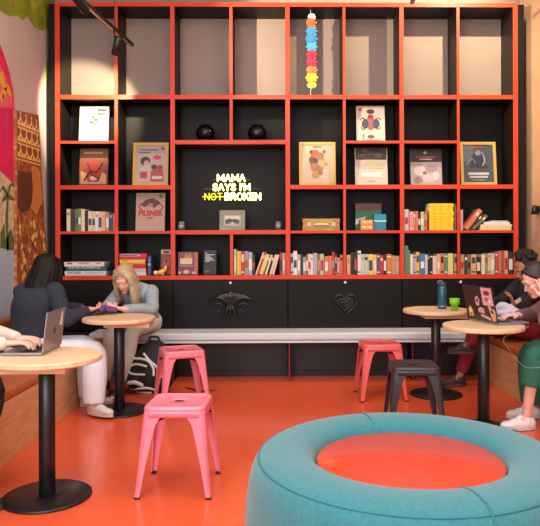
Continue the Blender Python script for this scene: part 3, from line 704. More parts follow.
faceout('display_book', 'cream book with a dark floral top half, facing out below the beetle cover', 'book', 355.5, 388, 148, zt3, (214, 198, 184),
        [('r', .02, .68, .98, 1, (46, 34, 32)), ('e', .2, .8, .12, .06, (96, 52, 44)), ('e', .45, .86, .14, .06, (80, 60, 44)), ('e', .72, .8, .13, .07, (104, 60, 50)), ('e', .88, .9, .08, .05, (70, 50, 44)), ('e', .3, .92, .1, .04, (120, 76, 60)), ('e', .55, .55, .3, .1, (206, 196, 150)), ('r', .12, .44, .88, .5, (196, 182, 168)), ('r', .2, .22, .8, .33, (240, 234, 226)), ('r', .38, .1, .62, .13, (196, 180, 170))])
faceout('display_book', 'dark covered book with a pale silvery picture, right shelves', 'book', 410.5, 443, 149.5, zt3, (38, 30, 34),
        [('r', .02, .0, .98, .64, (186, 166, 164)), ('e', .3, .4, .18, .14, (214, 200, 196)), ('e', .66, .46, .2, .1, (160, 140, 142)), ('e', .6, .2, .24, .12, (206, 188, 186)), ('e', .25, .14, .14, .1, (150, 130, 132)), ('e', .8, .26, .1, .12, (222, 208, 204)), ('r', .2, .76, .8, .8, (150, 60, 66)), ('r', .3, .7, .7, .73, (196, 180, 178)), ('e', .48, .9, .05, .04, (186, 170, 160)), ('e', .45, .34, .06, .05, (120, 104, 108))])
faceout('framed_poster', 'gold-framed dark blue poster with pale lettering, far right shelf', 'picture frame', 461.5, 497.5, 142, zt3, (74, 76, 92),
        [('r', .0, .55, .35, 1, (96, 100, 112)), ('r', .3, .92, .7, .955, (186, 60, 50)), ('p', [(.2, .35), (.3, .7), (.45, .85), (.6, .75), (.7, .5), (.85, .4), (.6, .36), (.4, .42)], (44, 50, 66)), ('e', .5, .78, .1, .07, (132, 150, 168)), ('l', [(.62, .8), (.72, .62), (.66, .45)], .025, (150, 170, 184)), ('l', [(.12, .45), (.3, .62), (.4, .5)], .025, (124, 140, 156)), ('r', .16, .2, .84, .26, (206, 206, 210)), ('r', .2, .12, .8, .17, (196, 196, 202)), ('r', .3, .05, .7, .08, (140, 140, 150))], frame=(214, 180, 96))
o = faceout('framed_photograph', 'small olive-grey frame holding a landscape photo under the neon sign', 'picture frame', 219.5, 245, 210.5, Z4+THK/2, (206, 200, 186), [('r', .08, .12, .92, .88, (226, 222, 214)), ('p', [(.08, .3), (.92, .3), (.92, .5), (.7, .62), (.5, .58), (.3, .66), (.08, .5)], (70, 70, 72)), ('r', .08, .12, .92, .3, (120, 116, 110)), ('p', [(.3, .12), (.7, .12), (.54, .34), (.46, .34)], (200, 196, 190))], frame=(140, 136, 100), fw=.045)
faceout('display_book', 'black book with small white printed lines, on the shelf below the neon sign', 'book', 203.5, 216, 250.5, zt5, (22, 20, 20),
        [('r', .12, .86, .22, .9, (220, 216, 210))]+[('r', .12, .52+.055*k, .5+.12*((k*7) % 4), .555+.055*k, (214, 210, 204)) for k in range(6)]+[('r', .12, .12, .46, .15, (150, 146, 140))], th=.03)
# ------------------------------------------------------------------ board games
def box_game(label, px0, px1, z0, h, col, sh, d=.24, Y=YS+.03, side=None, group=None, name='board_game', lid=True):
    a = P(px0, CY, Y).x; b2 = P(px1, CY, Y).x; w = b2-a
    t = thing(name, label, 'board game', ((a+b2)/2, Y, z0+.0005), 0, group)
    m = MB(); m.box((-w/2, 0, h*.45), (w/2, d, h-.0005), mat(col, .45)); shapes(m, w, h, sh, 0); m.build('lid', t)
    MB().box((-w/2+.003, .003, 0), (w/2-.003, d-.003, h*.449), mat(side or col, .5)).build('tray', t)
    return t
z = zt5
box_game('white word-tile game box with pastel patches, lowest of the three on the left shelf', 64.5, 106, z, .047, (214, 212, 208), [('r', .06, .5, .2, .9, (150, 196, 170)), ('r', .22, .48, .4, .9, (186, 170, 210)), ('r', .5, .55, .95, .88, (228, 226, 224))], side=(206, 204, 200)); z += .048
box_game('teal word game box sandwiched between two pale boxes on the left shelf', 65.5, 106.5, z, .045, (22, 108, 116), [('r', .0, .46, 1, .98, (22, 108, 116)), ('t', 'SCRABBLE', .46, .72, .5, (236, 238, 230), .78, .0004)], side=(20, 92, 100)); z += .046
box_game('cream game box with faint red print, topmost of the three on the left shelf', 64, 104, z, .045, (226, 214, 200), [('r', .08, .55, .2, .9, (196, 70, 60)), ('r', .36, .6, .62, .85, (214, 130, 120)), ('r', .8, .6, .92, .85, (150, 150, 150))]); z = zt5
box_game('red and white game box at the bottom of the stack beside the blonde hair', 119.5, 146, z, .075, (206, 40, 40), [('p', [(.3, .46), (.98, .46), (.98, .95), (.55, .9)], (230, 224, 218)), ('r', .5, .6, .9, .66, (170, 170, 176))], side=(214, 208, 204)); z += .076
box_game('slim red game box with pale lettering, second of the stack', 119.5, 145.5, z, .045, (202, 36, 38), [('r', .1, .55, .5, .85, (236, 196, 180))], side=(190, 30, 34)); z += .046
box_game('yellow game box in the middle of the red stack', 119.5, 145, z, .04, (238, 196, 40), [('r', .1, .55, .34, .85, (226, 150, 30)), ('r', .6, .55, .9, .8, (240, 226, 160))], side=(226, 180, 30)); z += .041
box_game('red game box with a pale lavender title, topmost of the stack', 119, 146.5, z, .062, (204, 30, 36), [('p', [(.05, .5), (.72, .5), (.8, .7), (.7, .92), (.1, .9)], (196, 186, 214)), ('r', .1, .62, .66, .8, (150, 60, 90))], side=(190, 26, 32))
x_ = P(147.5, CY, YS+.06).x
tg = thing('board_game', 'narrow blue game box standing on edge right of the red stack', 'board game', (x_+.02, YS+.05, zt5))
m = MB(); m.box((-.016, 0, .001), (.018, .2, .2), mat((40, 70, 120), .45)); shapes(m, .034, .2, [('r', .1, .1, .9, .3, (150, 60, 60)), ('r', .1, .5, .9, .62, (196, 190, 180)), ('e', .5, .8, .3, .08, (120, 160, 200))], 0); m.build('box', tg)
faceout('picture_box', 'brown-red picture box standing upright at the right end of the game shelf', 'box', 160.5, 171, 250, zt5, (150, 58, 40), [('r', .0, .82, 1, 1, (206, 176, 140)), ('e', .5, .9, .3, .06, (120, 50, 40)), ('e', .5, .5, .3, .22, (176, 96, 70)), ('e', .5, .56, .14, .1, (90, 40, 34)), ('r', .0, .0, 1, .2, (196, 80, 44))], th=.05, Y=YS+.12)
o = MB(); o.tube([(-.03, 0, .02), (0, -.01, .03), (.04, 0, .05)], [.018, .026, .02], mat((236, 186, 70), .4), 10); o.ell((-.05, 0, .025), (.025, .02, .022), mat((232, 222, 206), .4)); o.ell((.05, .005, .075), (.022, .02, .026), mat((228, 170, 60), .4)); o.ell((.02, 0, .014), (.02, .018, .0135), mat((232, 222, 206), .4)); o.ell((-.03, .0, .012), (.016, .016, .0118), mat((236, 186, 70), .4))
o = o.build('toy_figure'); o.location = (P(160.5, CY, YS+.05).x, YS+.045, zt5+.0005); tag(o, 'little yellow and white toy lying before the brown-red picture box', 'toy')
faceout('board_game', 'plum game box with yellow title and cream window, below the neon sign', 'board game', 178, 197.5, 252, zt5, (140, 60, 76),
        [('r', .0, .62, .82, 1, (150, 76, 96)), ('p', [(.3, .7), (.4, .96), (.5, .8), (.62, .98), (.7, .72)], (226, 150, 40)), ('r', .1, .46, .72, .72, (236, 222, 180)), ('r', .84, .0, 1, 1, (206, 110, 50)), ('e', .42, .12, .16, .09, (226, 186, 180)), ('e', .8, .08, .1, .06, (222, 190, 186)), ('e', .08, .08, .07, .07, (222, 190, 186)), ('r', .05, .36, .78, .4, (206, 150, 150))], th=.05, tilt=3)
# suitcase
sc = thing('suitcase', 'small yellow vintage suitcase with brown straps on the middle shelf', 'suitcase', (P(321.3, CY, YS+.06).x, YS+.06, zt4+.0005))
SY = mat((176, 146, 70), .5, var=.06, scale=20); SB = mat((190, 116, 50), .5); SM = mat((170, 168, 160), .4, metal=.4)
MB().box((-.188, 0, 0), (.188, .2, .072), SY).build('lower_shell', sc, bevel=.012, seg=3)
MB().box((-.188, 0, .074), (.188, .2, .124), SY).build('lid', sc, bevel=.012, seg=3)
for sx in (-1, 1):
    m = MB(); m.box((sx*.162-.03, -.004, -.0), (sx*.162+.03, .03, .05), SB); m.build('corner_guard', sc, bevel=.006)
    m = MB(); m.box((sx*.162-.03, -.004, .085), (sx*.162+.03, .03, .126), SB); m.build('corner_guard', sc, bevel=.006)
    m = MB(); m.box((sx*.125-.02, -.008, .045), (sx*.125+.02, -.001, .085), SM); m.build('latch', sc, bevel=.003)
m = MB(); m.tube([(-.075, -.004, .055), (-.06, -.02, .062), (0, -.026, .064), (.06, -.02, .062), (.075, -.004, .055)], [.007, .01, .011, .01, .007], mat((236, 214, 150), .5), 8); m.build('handle', sc)
# green boxes and little drawers
gb = thing('keepsake_box', 'green and brown keepsake box behind the little wooden drawers', 'box', (P(368.5, CY, YS+.15).x, YS+.15, zt4+.0005))
m = MB(); m.box((-.135, 0, 0), (.135, .16, .21), mat((20, 106, 72), .5, var=.1, scale=12)); m.prism([(-.135, .06), (-.06, .1), (-.02, .15), (-.135, .12)], -.001, 0, mat((196, 206, 190), .5)); m.build('body', gb, bevel=.004)
MB().box((-.137, -.002, .211), (.137, .162, .285), mat((86, 48, 40), .5)).build('lid', gb, bevel=.004)
tb = thing('keepsake_box', 'teal blue box with a pale band, right of the little wooden drawers', 'box', (P(380, CY, YS+.06).x, YS+.05, zt4+.0005))
MB().box((-.06, 0, 0), (.062, .095, .098), mat((24, 120, 150), .45)).build('body', tb, bevel=.003)
MB().box((-.0615, -.0015, .099), (.0635, .095, .17), mat((28, 136, 166), .45)).build('lid', tb, bevel=.003)
MB().box((-.0605, -.0035, .09), (.0625, -.0016, .104), mat((186, 214, 216), .4)).build('band', tb)
dr = thing('mini_drawers', 'little wooden chest of two drawers in front of the green box', 'box', (P(366.8, CY, YS+.04).x, YS+.04, zt4+.0005))
MB().box((-.072, 0, 0), (.072, .09, .115), mat((150, 84, 44), .5)).build('carcass', dr, bevel=.004)
for zz in (.008, .06):
    d = MB().box((-.06, -.006, zz), (.06, .0, zz+.045), mat((222, 164, 92), .5)).build('drawer', dr, bevel=.003)
    for sx in (-.028, .028): MB().ell((sx, -.011, zz+.024), (.016, .006, .012), mat((240, 214, 150), .4)).build('knob', d)
# vases, jars
BV = mat((9, 9, 9), .1, spec=.35)
for lab, px, dz in (('round black glossy vase, the left one above the neon sign', 205.7, 0), ('round black glossy vase, the right one above the neon sign', 257.5, 0)):
    v = thing('vase', lab, 'vase', (P(px, CY, YS+.12).x, YS+.12, Z2+THK/2+.0005), 0, 'pair of black round vases')
    m = MB(); m.lathe([(.0001, 0), (.045, 0), (.075, .02), (.097, .06), (.1, .09), (.088, .13), (.06, .158), (.05, .163), (.05, .172), (.044, .172), (.044, .155), (.0001, .15)], BV, 40); m.build('body', v)
    for k in range(6):
        a = 2*PI*k/6+.3; MB().ell((.052*math.cos(a), .052*math.sin(a), .17), (.013, .013, .012), BV).build('rim_knob', v)
    MB().tube([(.08, 0, .12), (.115, 0, .09), (.1, 0, .05)], .008, BV, 8).build('handle', v)
GL = mat((235, 240, 240), .05, trans=.9)
for lab, px in (('small glass jar at the left end of the shelf under the neon sign', 181.5), ('small glass jar at the right end of the shelf under the neon sign', 278.3)):
    v = thing('glass_jar', lab, 'jar', (P(px, CY, YS+.06).x, YS+.06, Z4+THK/2+.0005), 0, 'pair of small glass jars')
    m = MB(); m.lathe([(.0001, 0), (.03, 0), (.036, .01), (.036, .06), (.03, .075), (.031, .09), (.028, .09), (.027, .076), (.032, .06), (.032, .014), (.0001, .008)], GL, 24); m.build('glass', v)
    MB().ell((0, 0, .035), (.029, .029, .022), mat((190, 190, 184), .5)).build('candle', v)
# hanging puppet
pu = thing('hanging_puppet', 'string of colourful felt figures hanging in the top row of shelves', 'decoration', (P(311.5, CY, YS+.1).x, YS+.1, Z1+THK/2))
m = MB(); m.tube([(-.004, 0, .0), (-.003, 0, .84), (-.003, 0, .9)], .003, mat((230, 230, 226), .6), 6); m.build('string', pu)
for zc, col, rx, rz_ in ((.77, (226, 90, 40), .045, .06), (.83, (230, 220, 206), .028, .03), (.68, (48, 130, 190), .05, .05), (.6, (50, 120, 180), .055, .06), (.52, (60, 150, 196), .05, .05), (.44, (196, 40, 70), .045, .05), (.36, (206, 40, 80), .045, .05), (.28, (230, 120, 60), .05, .04), (.2, (232, 190, 60), .055, .05), (.12, (236, 206, 90), .04, .03)):
    m = MB(); m.ell((random.uniform(-.008, .02), -.012, zc), (rx, .022, rz_), mat(col, .8))
    for k in range(8):
        a = 2*PI*k/8; m.ell((rx*.95*math.cos(a)+.008, -.012, zc+rz_*.85*math.sin(a)), (.016, .012, .012), mat(tuple(min(255, c+20) for c in col), .8), seg=8)
    m.build('felt_figure', pu)
# neon
YN = YB-.06
ne = thing('neon_sign', 'yellow neon sign reading MAMA SAYS I\'M NOT BROKEN on the black panel', 'neon sign', (P(232, 188, YN).x, YN, P(232, 188, YN).z))
def glow(nm, c, e):
    m = bpy.data.materials.new(nm); m.use_nodes = True; b = m.node_tree.nodes['Principled BSDF']
    b.inputs['Base Color'].default_value = c+(1,); b.inputs['Emission Color'].default_value = c+(1,); b.inputs['Emission Strength'].default_value = e
    return m
NY = glow('neon_core', (1, .90, .45), 6); NH = glow('neon_tube', (.85, .74, .02), 1.5); NG = glow('neon_dim', (.75, .66, .02), 1.3)
circ = [(.5+.5*math.sin(2*PI*k/16), .5+.5*math.cos(2*PI*k/16)) for k in range(17)]
GLY = {'M': (1.15, [[(0, 0), (0, 1), (.5, .25), (1, 1), (1, 0)]]), 'A': (1, [[(0, 0), (.5, 1), (1, 0)], [(.2, .36), (.8, .36)]]),
 'S': (.78, [[(.95, .8), (.8, .96), (.45, 1), (.1, .86), (.08, .66), (.35, .53), (.7, .46), (.97, .3), (.88, .08), (.5, 0), (.15, .05), (.0, .22)]]),
 'Y': (.95, [[(0, 1), (.5, .48), (1, 1)], [(.5, .48), (.5, 0)]]), 'I': (.06, [[(.5, 0), (.5, 1)]]), "'": (.06, [[(.5, 1), (.5, .74)]]),
 'N': (.9, [[(0, 0), (0, 1), (1, 0), (1, 1)]]), 'O': (1.05, [circ]), 'T': (.85, [[(0, 1), (1, 1)], [(.5, 1), (.5, 0)]]),
 'B': (.8, [[(0, 0), (0, 1), (.6, 1), (.86, .9), (.86, .64), (.6, .53), (0, .53)], [(.6, .53), (.95, .42), (.98, .12), (.65, 0), (0, 0)]]),
 'R': (.82, [[(0, 0), (0, 1), (.62, 1), (.92, .88), (.92, .6), (.62, .48), (0, .48)], [(.5, .48), (1, 0)]]),
 'K': (.85, [[(0, 0), (0, 1)], [(.95, 1), (0, .42)], [(.32, .6), (1, 0)]]), 'E': (.7, [[(1, 0), (0, 0), (0, 1), (1, 1)], [(0, .52), (.85, .52)]]), ' ': (.35, [])}
def neon(txt, px0, px1, yc, hpx, m_, rad, dy):
    c = P((px0+px1)/2, yc, YN)-ne.location; wd = P(px1, yc, YN).x-P(px0, yc, YN).x; hh = hpx/92.2
    tot = sum(GLY[q][0] for q in txt)+.36*(len(txt)-1); sx = wd/tot; x = c.x-wd/2; mb = MB()
    for q in txt:
        gw, st = GLY[q]
        for s_ in st:
            q_ = [(x+u*gw*sx, dy, c.z-hh/2+v*hh) for u, v in s_]
            for e0, e1 in zip(q_, q_[1:]): mb.tube([e0, e1], rad, m_, 8, sub=1, lat=(0, 1, 0))
        x += (gw+.36)*sx
    return mb
for i, (txt, a, b2, yc) in enumerate((('MAMA', 218, 245, 177.8), ("SAYS I'M", 213.5, 250, 187), ('BROKEN', 225.5, 260.5, 196.4))):
    lt = neon(txt, a, b2, yc, 6.3, NH, .0098, 0).build('neon_lettering', ne)
    neon(txt, a, b2, yc, 6.3, NY, .0058, -.008).build('neon_core', lt)
m = neon('NOT', 205, 222, 196.4, 6.3, NG, .0052, 0)
a = P(203, 196.6, YN)-ne.location; b2 = P(224, 196.6, YN)-ne.location
m.tube([(a.x, -.012, a.z), (b2.x, -.012, b2.z)], .005, NG, 8); tag(m.build('struck_lettering', ne), 'dim struck-through word NOT')
MB().box((-.3, .004, -.012), (.31, .012, -.004), BLK).box((-.2, .004, .088), (.2, .012, .096), BLK).build('mounting_rail', ne)

# ------------------------------------------------------------------ track lights
def track(label, p0, p1, heads, zc):
    p0 = Vector(p0); p1 = Vector(p1)
    t = thing('track_light', label, 'track light', (p0+p1)/2, 0, 'ceiling track lights')
    o = t.location.copy(); d = (p1-p0); L = d.length; d.normalize()
    q = d.to_track_quat('X', 'Z').to_matrix().to_4x4()
    MB().box((-L/2, -.017, -.016), (L/2, .017, .016), BLK, q).box((-L/2, -.006, -.0175), (L/2, .006, -.016), mat((150, 146, 140), .3, metal=.8), q).build('rail', t, bevel=.002)
    for s in (-.3, .3):
        c = d*(s*L); MB().tube([c+Vector((0, 0, .016)), c+Vector((0, 0, zc-o.z))], .004, BLK, 8).build('suspension_rod', t)
    for hp, hd in heads:
        hp = Vector(hp)-o; hd = Vector(hd).normalized(); Mh = Matrix.Translation(hp) @ hd.to_track_quat('-Z', 'Y').to_matrix().to_4x4()
        m = MB(); m.lathe([(.0001, .085), (.03, .085), (.036, .078), (.036, -.08), (.032, -.085), (.029, -.075), (.0001, -.07)], BLK, 24, Mh); h_ = m.build('spot_head', t)
        k = hp.project(d); near = d*(hp.dot(d)); MB().tube([hp, Vector((near.x, near.y, -.012))], .009, BLK, 8).build('bracket', h_)
        MB().lathe([(.0001, -.071), (.028, -.074)], mat((255, 226, 180), .3, emit=6), 20, Mh).build('lens', h_)
    return t
track('black track with two spotlights above the left end of the shelves', (-1.72, 4.1, 3.3), (-1.47, 6.38, 3.3),
      [((-1.61, 5.2, 3.295-.06+.04), (.18, .55, -.28)), ((P(117.5, 45.5, 5.9).x, 5.9, P(117.5, 45.5, 5.9).z), (-.30, .35, -.9))], HC)
track('black track with a spotlight peeking in above the right shelves', (1.1, 4.1, 3.62), (1.22, 6.1, 3.62), [((P(419.5, -6, 5.6).x, 5.6, 3.56), (.25, .75, -.12))], HC)
# wall lamp by the right edge
wl = thing('wall_lamp', 'small dark wall lamp on the peach wall at the right edge', 'lamp', (XR, 6.5, P(538, 210, 6.5).z)); 
MB().cyl(.035, -.02, 0, BLK, 16, Matrix.Translation((0, 0, 0)) @ Matrix.Rotation(PI/2, 4, 'Y')).build('mount', wl)
MB().lathe([(.0001, .04), (.02, .04), (.035, -.05), (.03, -.05), (.016, .034), (.0001, .034)], BLK, 16, Matrix.Translation((-.05, 0, 0))).build('shade', wl)

# ------------------------------------------------------------------ things on the tables
ZTAB = .766
bt = thing('water_bottle', 'teal blue water bottle on the rear right table', 'bottle', (P(442, 305, 5.82).x, 5.82, ZTAB))
BT = mat((44, 96, 116), .3, metal=.3)
m = MB(); m.lathe([(.0001, 0), (.036, 0), (.04, .006), (.04, .19), (.034, .205), (.03, .208), (.0001, .208)], BT, 32); m.build('body', bt)
m = MB(); m.lathe([(.0001, .2085), (.032, .2085), (.034, .215), (.032, .235), (.02, .243), (.0001, .244)], mat((32, 70, 88), .4), 24); m.tube([(-.028, 0, .225), (-.04, 0, .24), (-.02, 0, .252), (0, 0, .248)], .004, mat((150, 140, 120), .5), 8); m.build('cap', bt)
MB().lathe([(.0405, .02), (.041, .021), (.041, .028), (.0405, .029)], mat((120, 150, 160), .3, metal=.5), 32).build('band', bt)
cu = thing('cup', 'lime green plastic cup at the front of the rear right table', 'cup', (P(454.4, 309, 5.66).x, 5.66, ZTAB))
LG = mat((128, 206, 30), .35)
m = MB(); m.lathe([(.0001, 0), (.026, 0), (.032, .055), (.043, .058), (.044, .1), (.041, .1), (.039, .062), (.029, .058), (.023, .004), (.0001, .004)], LG, 32); m.build('body', cu)
MB().lathe([(.0435, .098), (.047, .1), (.047, .106), (.041, .106), (.041, .1)], mat((150, 222, 50), .35), 32, closed=True).build('rim', cu)
def laptop(label, hinge_mid, du, back, Lw, D, lidang, body, lidm, decor, name='laptop'):
    # du: unit vector along the hinge, back: unit vector from hinge to keyboard front
    t = thing(name, label, 'laptop', (hinge_mid[0], hinge_mid[1], ZTAB))
    M = Matrix.Identity(4); du = Vector(du).normalized(); bk = Vector(back).normalized()
    M.col[0] = (*du, 0); M.col[1] = (*bk, 0); M.col[2] = (*du.cross(bk), 0)
    if M.col[2][2] < 0: M.col[0] = (*(-du), 0); M.col[2] = (0, 0, 1, 0)
    m = MB(); m.box((-Lw/2, 0, .002), (Lw/2, D, .016), body, M); m.build('keyboard_base', t, bevel=.003)
    m = MB(); kk = mat((26, 26, 28), .5)
    for rr in range(5):
        for c in range(13):
            m.box((-Lw*.44+c*Lw*.0677, .03+rr*D*.088, .0162), (-Lw*.44+c*Lw*.0677+Lw*.058, .03+rr*D*.088+D*.074, .0175), kk, M)
    m.build('keys', t)
    m = MB(); m.box((-Lw*.14, D*.62, .0162), (Lw*.14, D*.94, .0168), mat((120, 120, 124), .3), M); m.build('trackpad', t)
    A = M @ Matrix.Translation((0, 0, .017)) @ Matrix.Rotation(R(lidang-90), 4, 'X')
    m = MB(); m.box((-Lw/2, -.007, 0), (Lw/2, 0, D), lidm, A); lid = m.build('lid', t, bevel=.003)
    m = MB(); m.box((-Lw*.47, .0003, .012), (Lw*.47, .0012, D-.012), mat((70, 84, 104), .2, emit=.25), A); m.build('screen', lid)
    decor(lid, A, Lw, D)
    return t
def decoA(lid, A, Lw, D):
    m = MB(); dk = mat((40, 38, 42), .3); B = A @ Matrix.Translation((0, -.0071, D*.5))
    pts = []
    for k in range(24):
        a = 2*PI*k/24; rr = .021*(1-.12*max(0, math.sin(a))**8); x = rr*math.cos(a)*.92; z = rr*math.sin(a)
        if abs(a) < .5 or a > 2*PI-.5: x -= .006
        pts.append((x, z-.004))
    m.prism(pts, -.0008, 0, dk, M=B); m.prism([(-.001, .019), (.004, .021), (.009, .03), (.003, .028)], -.0008, 0, dk, M=B); m.build('logo', lid)
    m = MB(); C = A @ Matrix.Translation((.1, -.0071, D*.74)); m.prism([(-.022, -.04), (.02, -.04), (.018, -.02), (.004, .045), (-.006, .045)], -.0006, 0, mat((238, 238, 236), .5), M=C); m.build('sticker', lid)
laptop('silver grey laptop on the front left table with a white triangular sticker', ((P(39.5, 358, 3.5).x+P(62.6, 349, 3.8).x)/2, 3.64), (0.02, -1, 0), (-1, -.02, 0), .31, .215, 97, mat((150, 146, 146), .35, metal=.7), mat((150, 146, 150), .38, metal=.6), decoA)
def decoB(lid, A, Lw, D):
    def st(u, v, wv, hv, col, sh=()):
        u = -u
        m = MB(); m.box(((u-wv/2)*Lw, -.0078, (v-hv/2)*D), ((u+wv/2)*Lw, -.0071, (v+hv/2)*D), mat(col, .5), A)
        for (a, b2, c, d, cc) in sh: m.prism([((u+a+c*math.cos(2*PI*k/14))*Lw, (v+b2+d*math.sin(2*PI*k/14))*D) for k in range(14)], -.0084, -.0078, mat(cc, .5), M=A)
        m.build('sticker', lid)
    def bl(pts, col, sh=()):
        m = MB(); m.prism([(-a*Lw, b2*D) for a, b2 in pts], -.0078, -.0071, mat(col, .5), M=A)
        for (a, b2, c, d, cc) in sh: m.prism([((-a+c*math.cos(2*PI*k/14))*Lw, (b2+d*math.sin(2*PI*k/14))*D) for k in range(14)], -.0084, -.0078, mat(cc, .5), M=A)
        m.build('sticker', lid)
    st(-.29, .72, .34, .5, (222, 160, 176), [(0, .1, .1, .07, (120, 60, 80)), (-.02, -.08, .07, .06, (176, 90, 110)), (.06, -.12, .04, .05, (230, 220, 220))])
    bl([(-.46, .06), (-.36, .02), (-.3, .3), (-.26, .46), (-.34, .5), (-.38, .36), (-.44, .4), (-.48, .3)], (212, 150, 130), [(-.38, .3, .04, .05, (80, 50, 46))])
    bl([(-.12, .22), (.06, .24), (.08, .34), (-.02, .4), (-.13, .36)], (214, 150, 160))
    bl([(-.3, .04), (.02, .14), (.0, .2), (-.3, .12)], (196, 170, 150))
    bl([(.02, .42), (.12, .44), (.13, .66), (.04, .72), (-.02, .6)], (200, 150, 160), [(.06, .58, .03, .05, (70, 40, 50))])
    bl([(.26, .1), (.42, .08), (.42, .3), (.34, .4), (.27, .3)], (206, 160, 100), [(.34, .26, .05, .06, (226, 206, 170)), (.35, .16, .04, .05, (120, 150, 100))])
hA, hB = Vector((1.43, 4.98, 0)), Vector((1.545, 4.64, 0)); hm = (hA+hB)/2; dv = (hB-hA).normalized(); nb = Vector((-dv.y, dv.x, 0))
if nb.x < 0: nb = -nb
laptop('dark laptop with a sticker-covered lid on the right front table', (hm.x, hm.y), dv, nb, .365, .265, 102, mat((150, 158, 170), .35, metal=.5), mat((66, 50, 50), .35, metal=.3), decoB)
# notebook and crumpled tissue by the laptop
nbk = thing('notebook', 'open white notebook lying by the dark laptop on the right table', 'notebook', (1.60, 4.93, ZTAB), R(20))
for s in (1, -1):
    m = MB(); N = 8; loops = []
    top = [(s*.0, .012)]+[(s*.105*k/N, .012+.014*math.sin(PI*k/N*.9)) for k in range(1, N+1)]
    m.prism(top+[(s*.105, .003), (s*.0, .003)], -.03, .1, PAGE); m.build('page_block', nbk)
MB().box((-.108, -.033, 0), (.108, .103, .0028), mat((50, 50, 56), .5)).build('cover', nbk)
ts = thing('cloth', 'crumpled lavender-white cloth lying on the open notebook', 'cloth', (1.70, 4.955, ZTAB+.03)); ts.scale = (1.5, 1.3, 1.75)
g = [ell_geo((0, 0, .014), (.05, .035, .016)), ell_geo((.045, -.02, .018), (.035, .022, .02)), tube_geo([(-.05, .02, .014), (-.02, .0, .045), (.03, -.01, .03), (.08, -.02, .012)], [.012, .02, .018, .01], 8), tube_geo([(.0, -.04, .012), (.03, .0, .04), (.05, .03, .012)], [.01, .016, .01], 8)]
fuse('crumpled_fold', g, mat((196, 188, 204), .7), ts, .006, 1)
o = MB().box((-.03, -.001, -.02), (.03, .001, .02), WHITE).build('paper_slip'); o.location = P(518, 301.5, 5.50); o.rotation_euler = (R(20), R(-30), R(10)); tag(o, 'small white paper slip held up by the person with curly hair', 'paper')
# phone and booklet at the blonde person's table
ph = thing('phone', 'dark purple phone held over the left rear table by the blonde person', 'phone', (-1.47, 5.47, .815)); ph.rotation_euler = (R(35), R(8), R(18))
MB().box((-.075, -.037, -.004), (.075, .037, .004), mat((56, 36, 62), .3)).build('case', ph, bevel=.003); MB().box((-.07, -.033, .0041), (.07, .033, .0048), mat((96, 56, 110), .15, emit=.3)).build('screen', ph)
bkl = thing('menu_board', 'dark open menu held at the left edge of the rear table', 'menu', (-1.575, 5.45, .785)); bkl.rotation_euler = (R(14), R(-22), R(10))
MB().box((-.1, -.07, 0), (.1, .07, .006), mat((44, 42, 44), .4)).build('cover', bkl, bevel=.002); MB().box((-.095, -.065, .0061), (.095, .065, .008), mat((66, 62, 62), .4)).build('page', bkl)
# cables
m = MB(); m.tube([(1.69, 4.60, .768), (1.72, 4.54, .768), P(504, 338, 4.46), P(508, 349, 4.46), P(516, 360, 4.48), P(526, 368, 4.5), P(540, 368, 4.5), P(552, 366, 4.5)], .0012, mat((170, 186, 178), .5), 6); o = m.build('charging_cable', shift=(1.72, 4.54, .768)); tag(o, 'thin white charging cable hanging from the right front table', 'cable')
pa, pb, pc = P(448, 316, 5.62), P(441, 322, 5.5), P(447, 329, 4.72)
m = MB(); m.tube([P(186, 388, 6.1)*1, P(192, 386, 6.05), P(198, 391, 5.95), P(206, 389, 5.98), P(216, 388.5, 6.0)], .006, BLK, 6)
for i, v in enumerate(m.v): v.z = .007+(v.z-.007)*0 + (0.0045*math.sin(2*PI*(i % 6)/6))
o = m.build('floor_cable', shift=(P(200, 390, 6).x, 6, 0)); tag(o, 'black cable lying on the floor behind the left stools', 'cable')
# backpack
bp = thing('backpack', 'black backpack with white stripes on the floor under the left rear table', 'backpack', (P(151, 392, 5.98).x, 5.98, 0))
BB = mat((20, 20, 23), .7, bump=.2, bscale=40); WS = mat((226, 224, 220), .6)
g = [tube_geo([(-.04, 0, .1), (0, 0, .24), (.04, .02, .38)], [(.22, .12), (.21, .13), (.13, .09)], 20, lat=(1, 0, 0)), ell_geo((-.12, -.06, .13), (.1, .09, .1)), ell_geo((.1, -.04, .12), (.11, .1, .11)), ell_geo((0, -.09, .15), (.13, .06, .12))]
fuse('body', g, BB, bp, .012, 3)
from mathutils.bvhtree import BVHTree
bb_ = [o for o in bp.children if o.name.startswith('body')][0]
bvh = BVHTree.FromPolygons([v.co.copy() for v in bb_.data.vertices], [tuple(q.vertices) for q in bb_.data.polygons])
for px, rad in (([(134.4, 352), (143, 354), (150, 361), (156, 366), (162, 376)], .011), ([(128.5, 360), (137, 358.5), (147, 360), (153, 367), (154, 374)], .011), ([(146, 365.5), (139, 364), (132, 364.8), (128, 369.5), (131, 373), (144.5, 373.4)], .010), ([(129, 382), (135, 381), (142, 384)], .018), ([(129, 389), (137, 388), (147, 387), (154, 389)], .012), ([(135, 393), (143, 396), (150, 396)], .010)):
    pts = []
    for a_, b_ in px:
        q = P(a_, b_, 5.87)-bp.location
        h_ = bvh.ray_cast(Vector((q.x, -1, max(q.z, .012))), Vector((0, 1, 0)))
        if h_[0] is not None: pts.append(h_[0]+Vector((0, -.002, 0)))
    if len(pts) > 1: MB().tube(pts, [rad]*len(pts), WS, 8).build('white_stripe', bp)
MB().tube([(0, .04, .44), (-.03, .05, .49), (.05, .06, .49), (.06, .04, .44)], .012, BB, 8).build('carry_handle', bp)

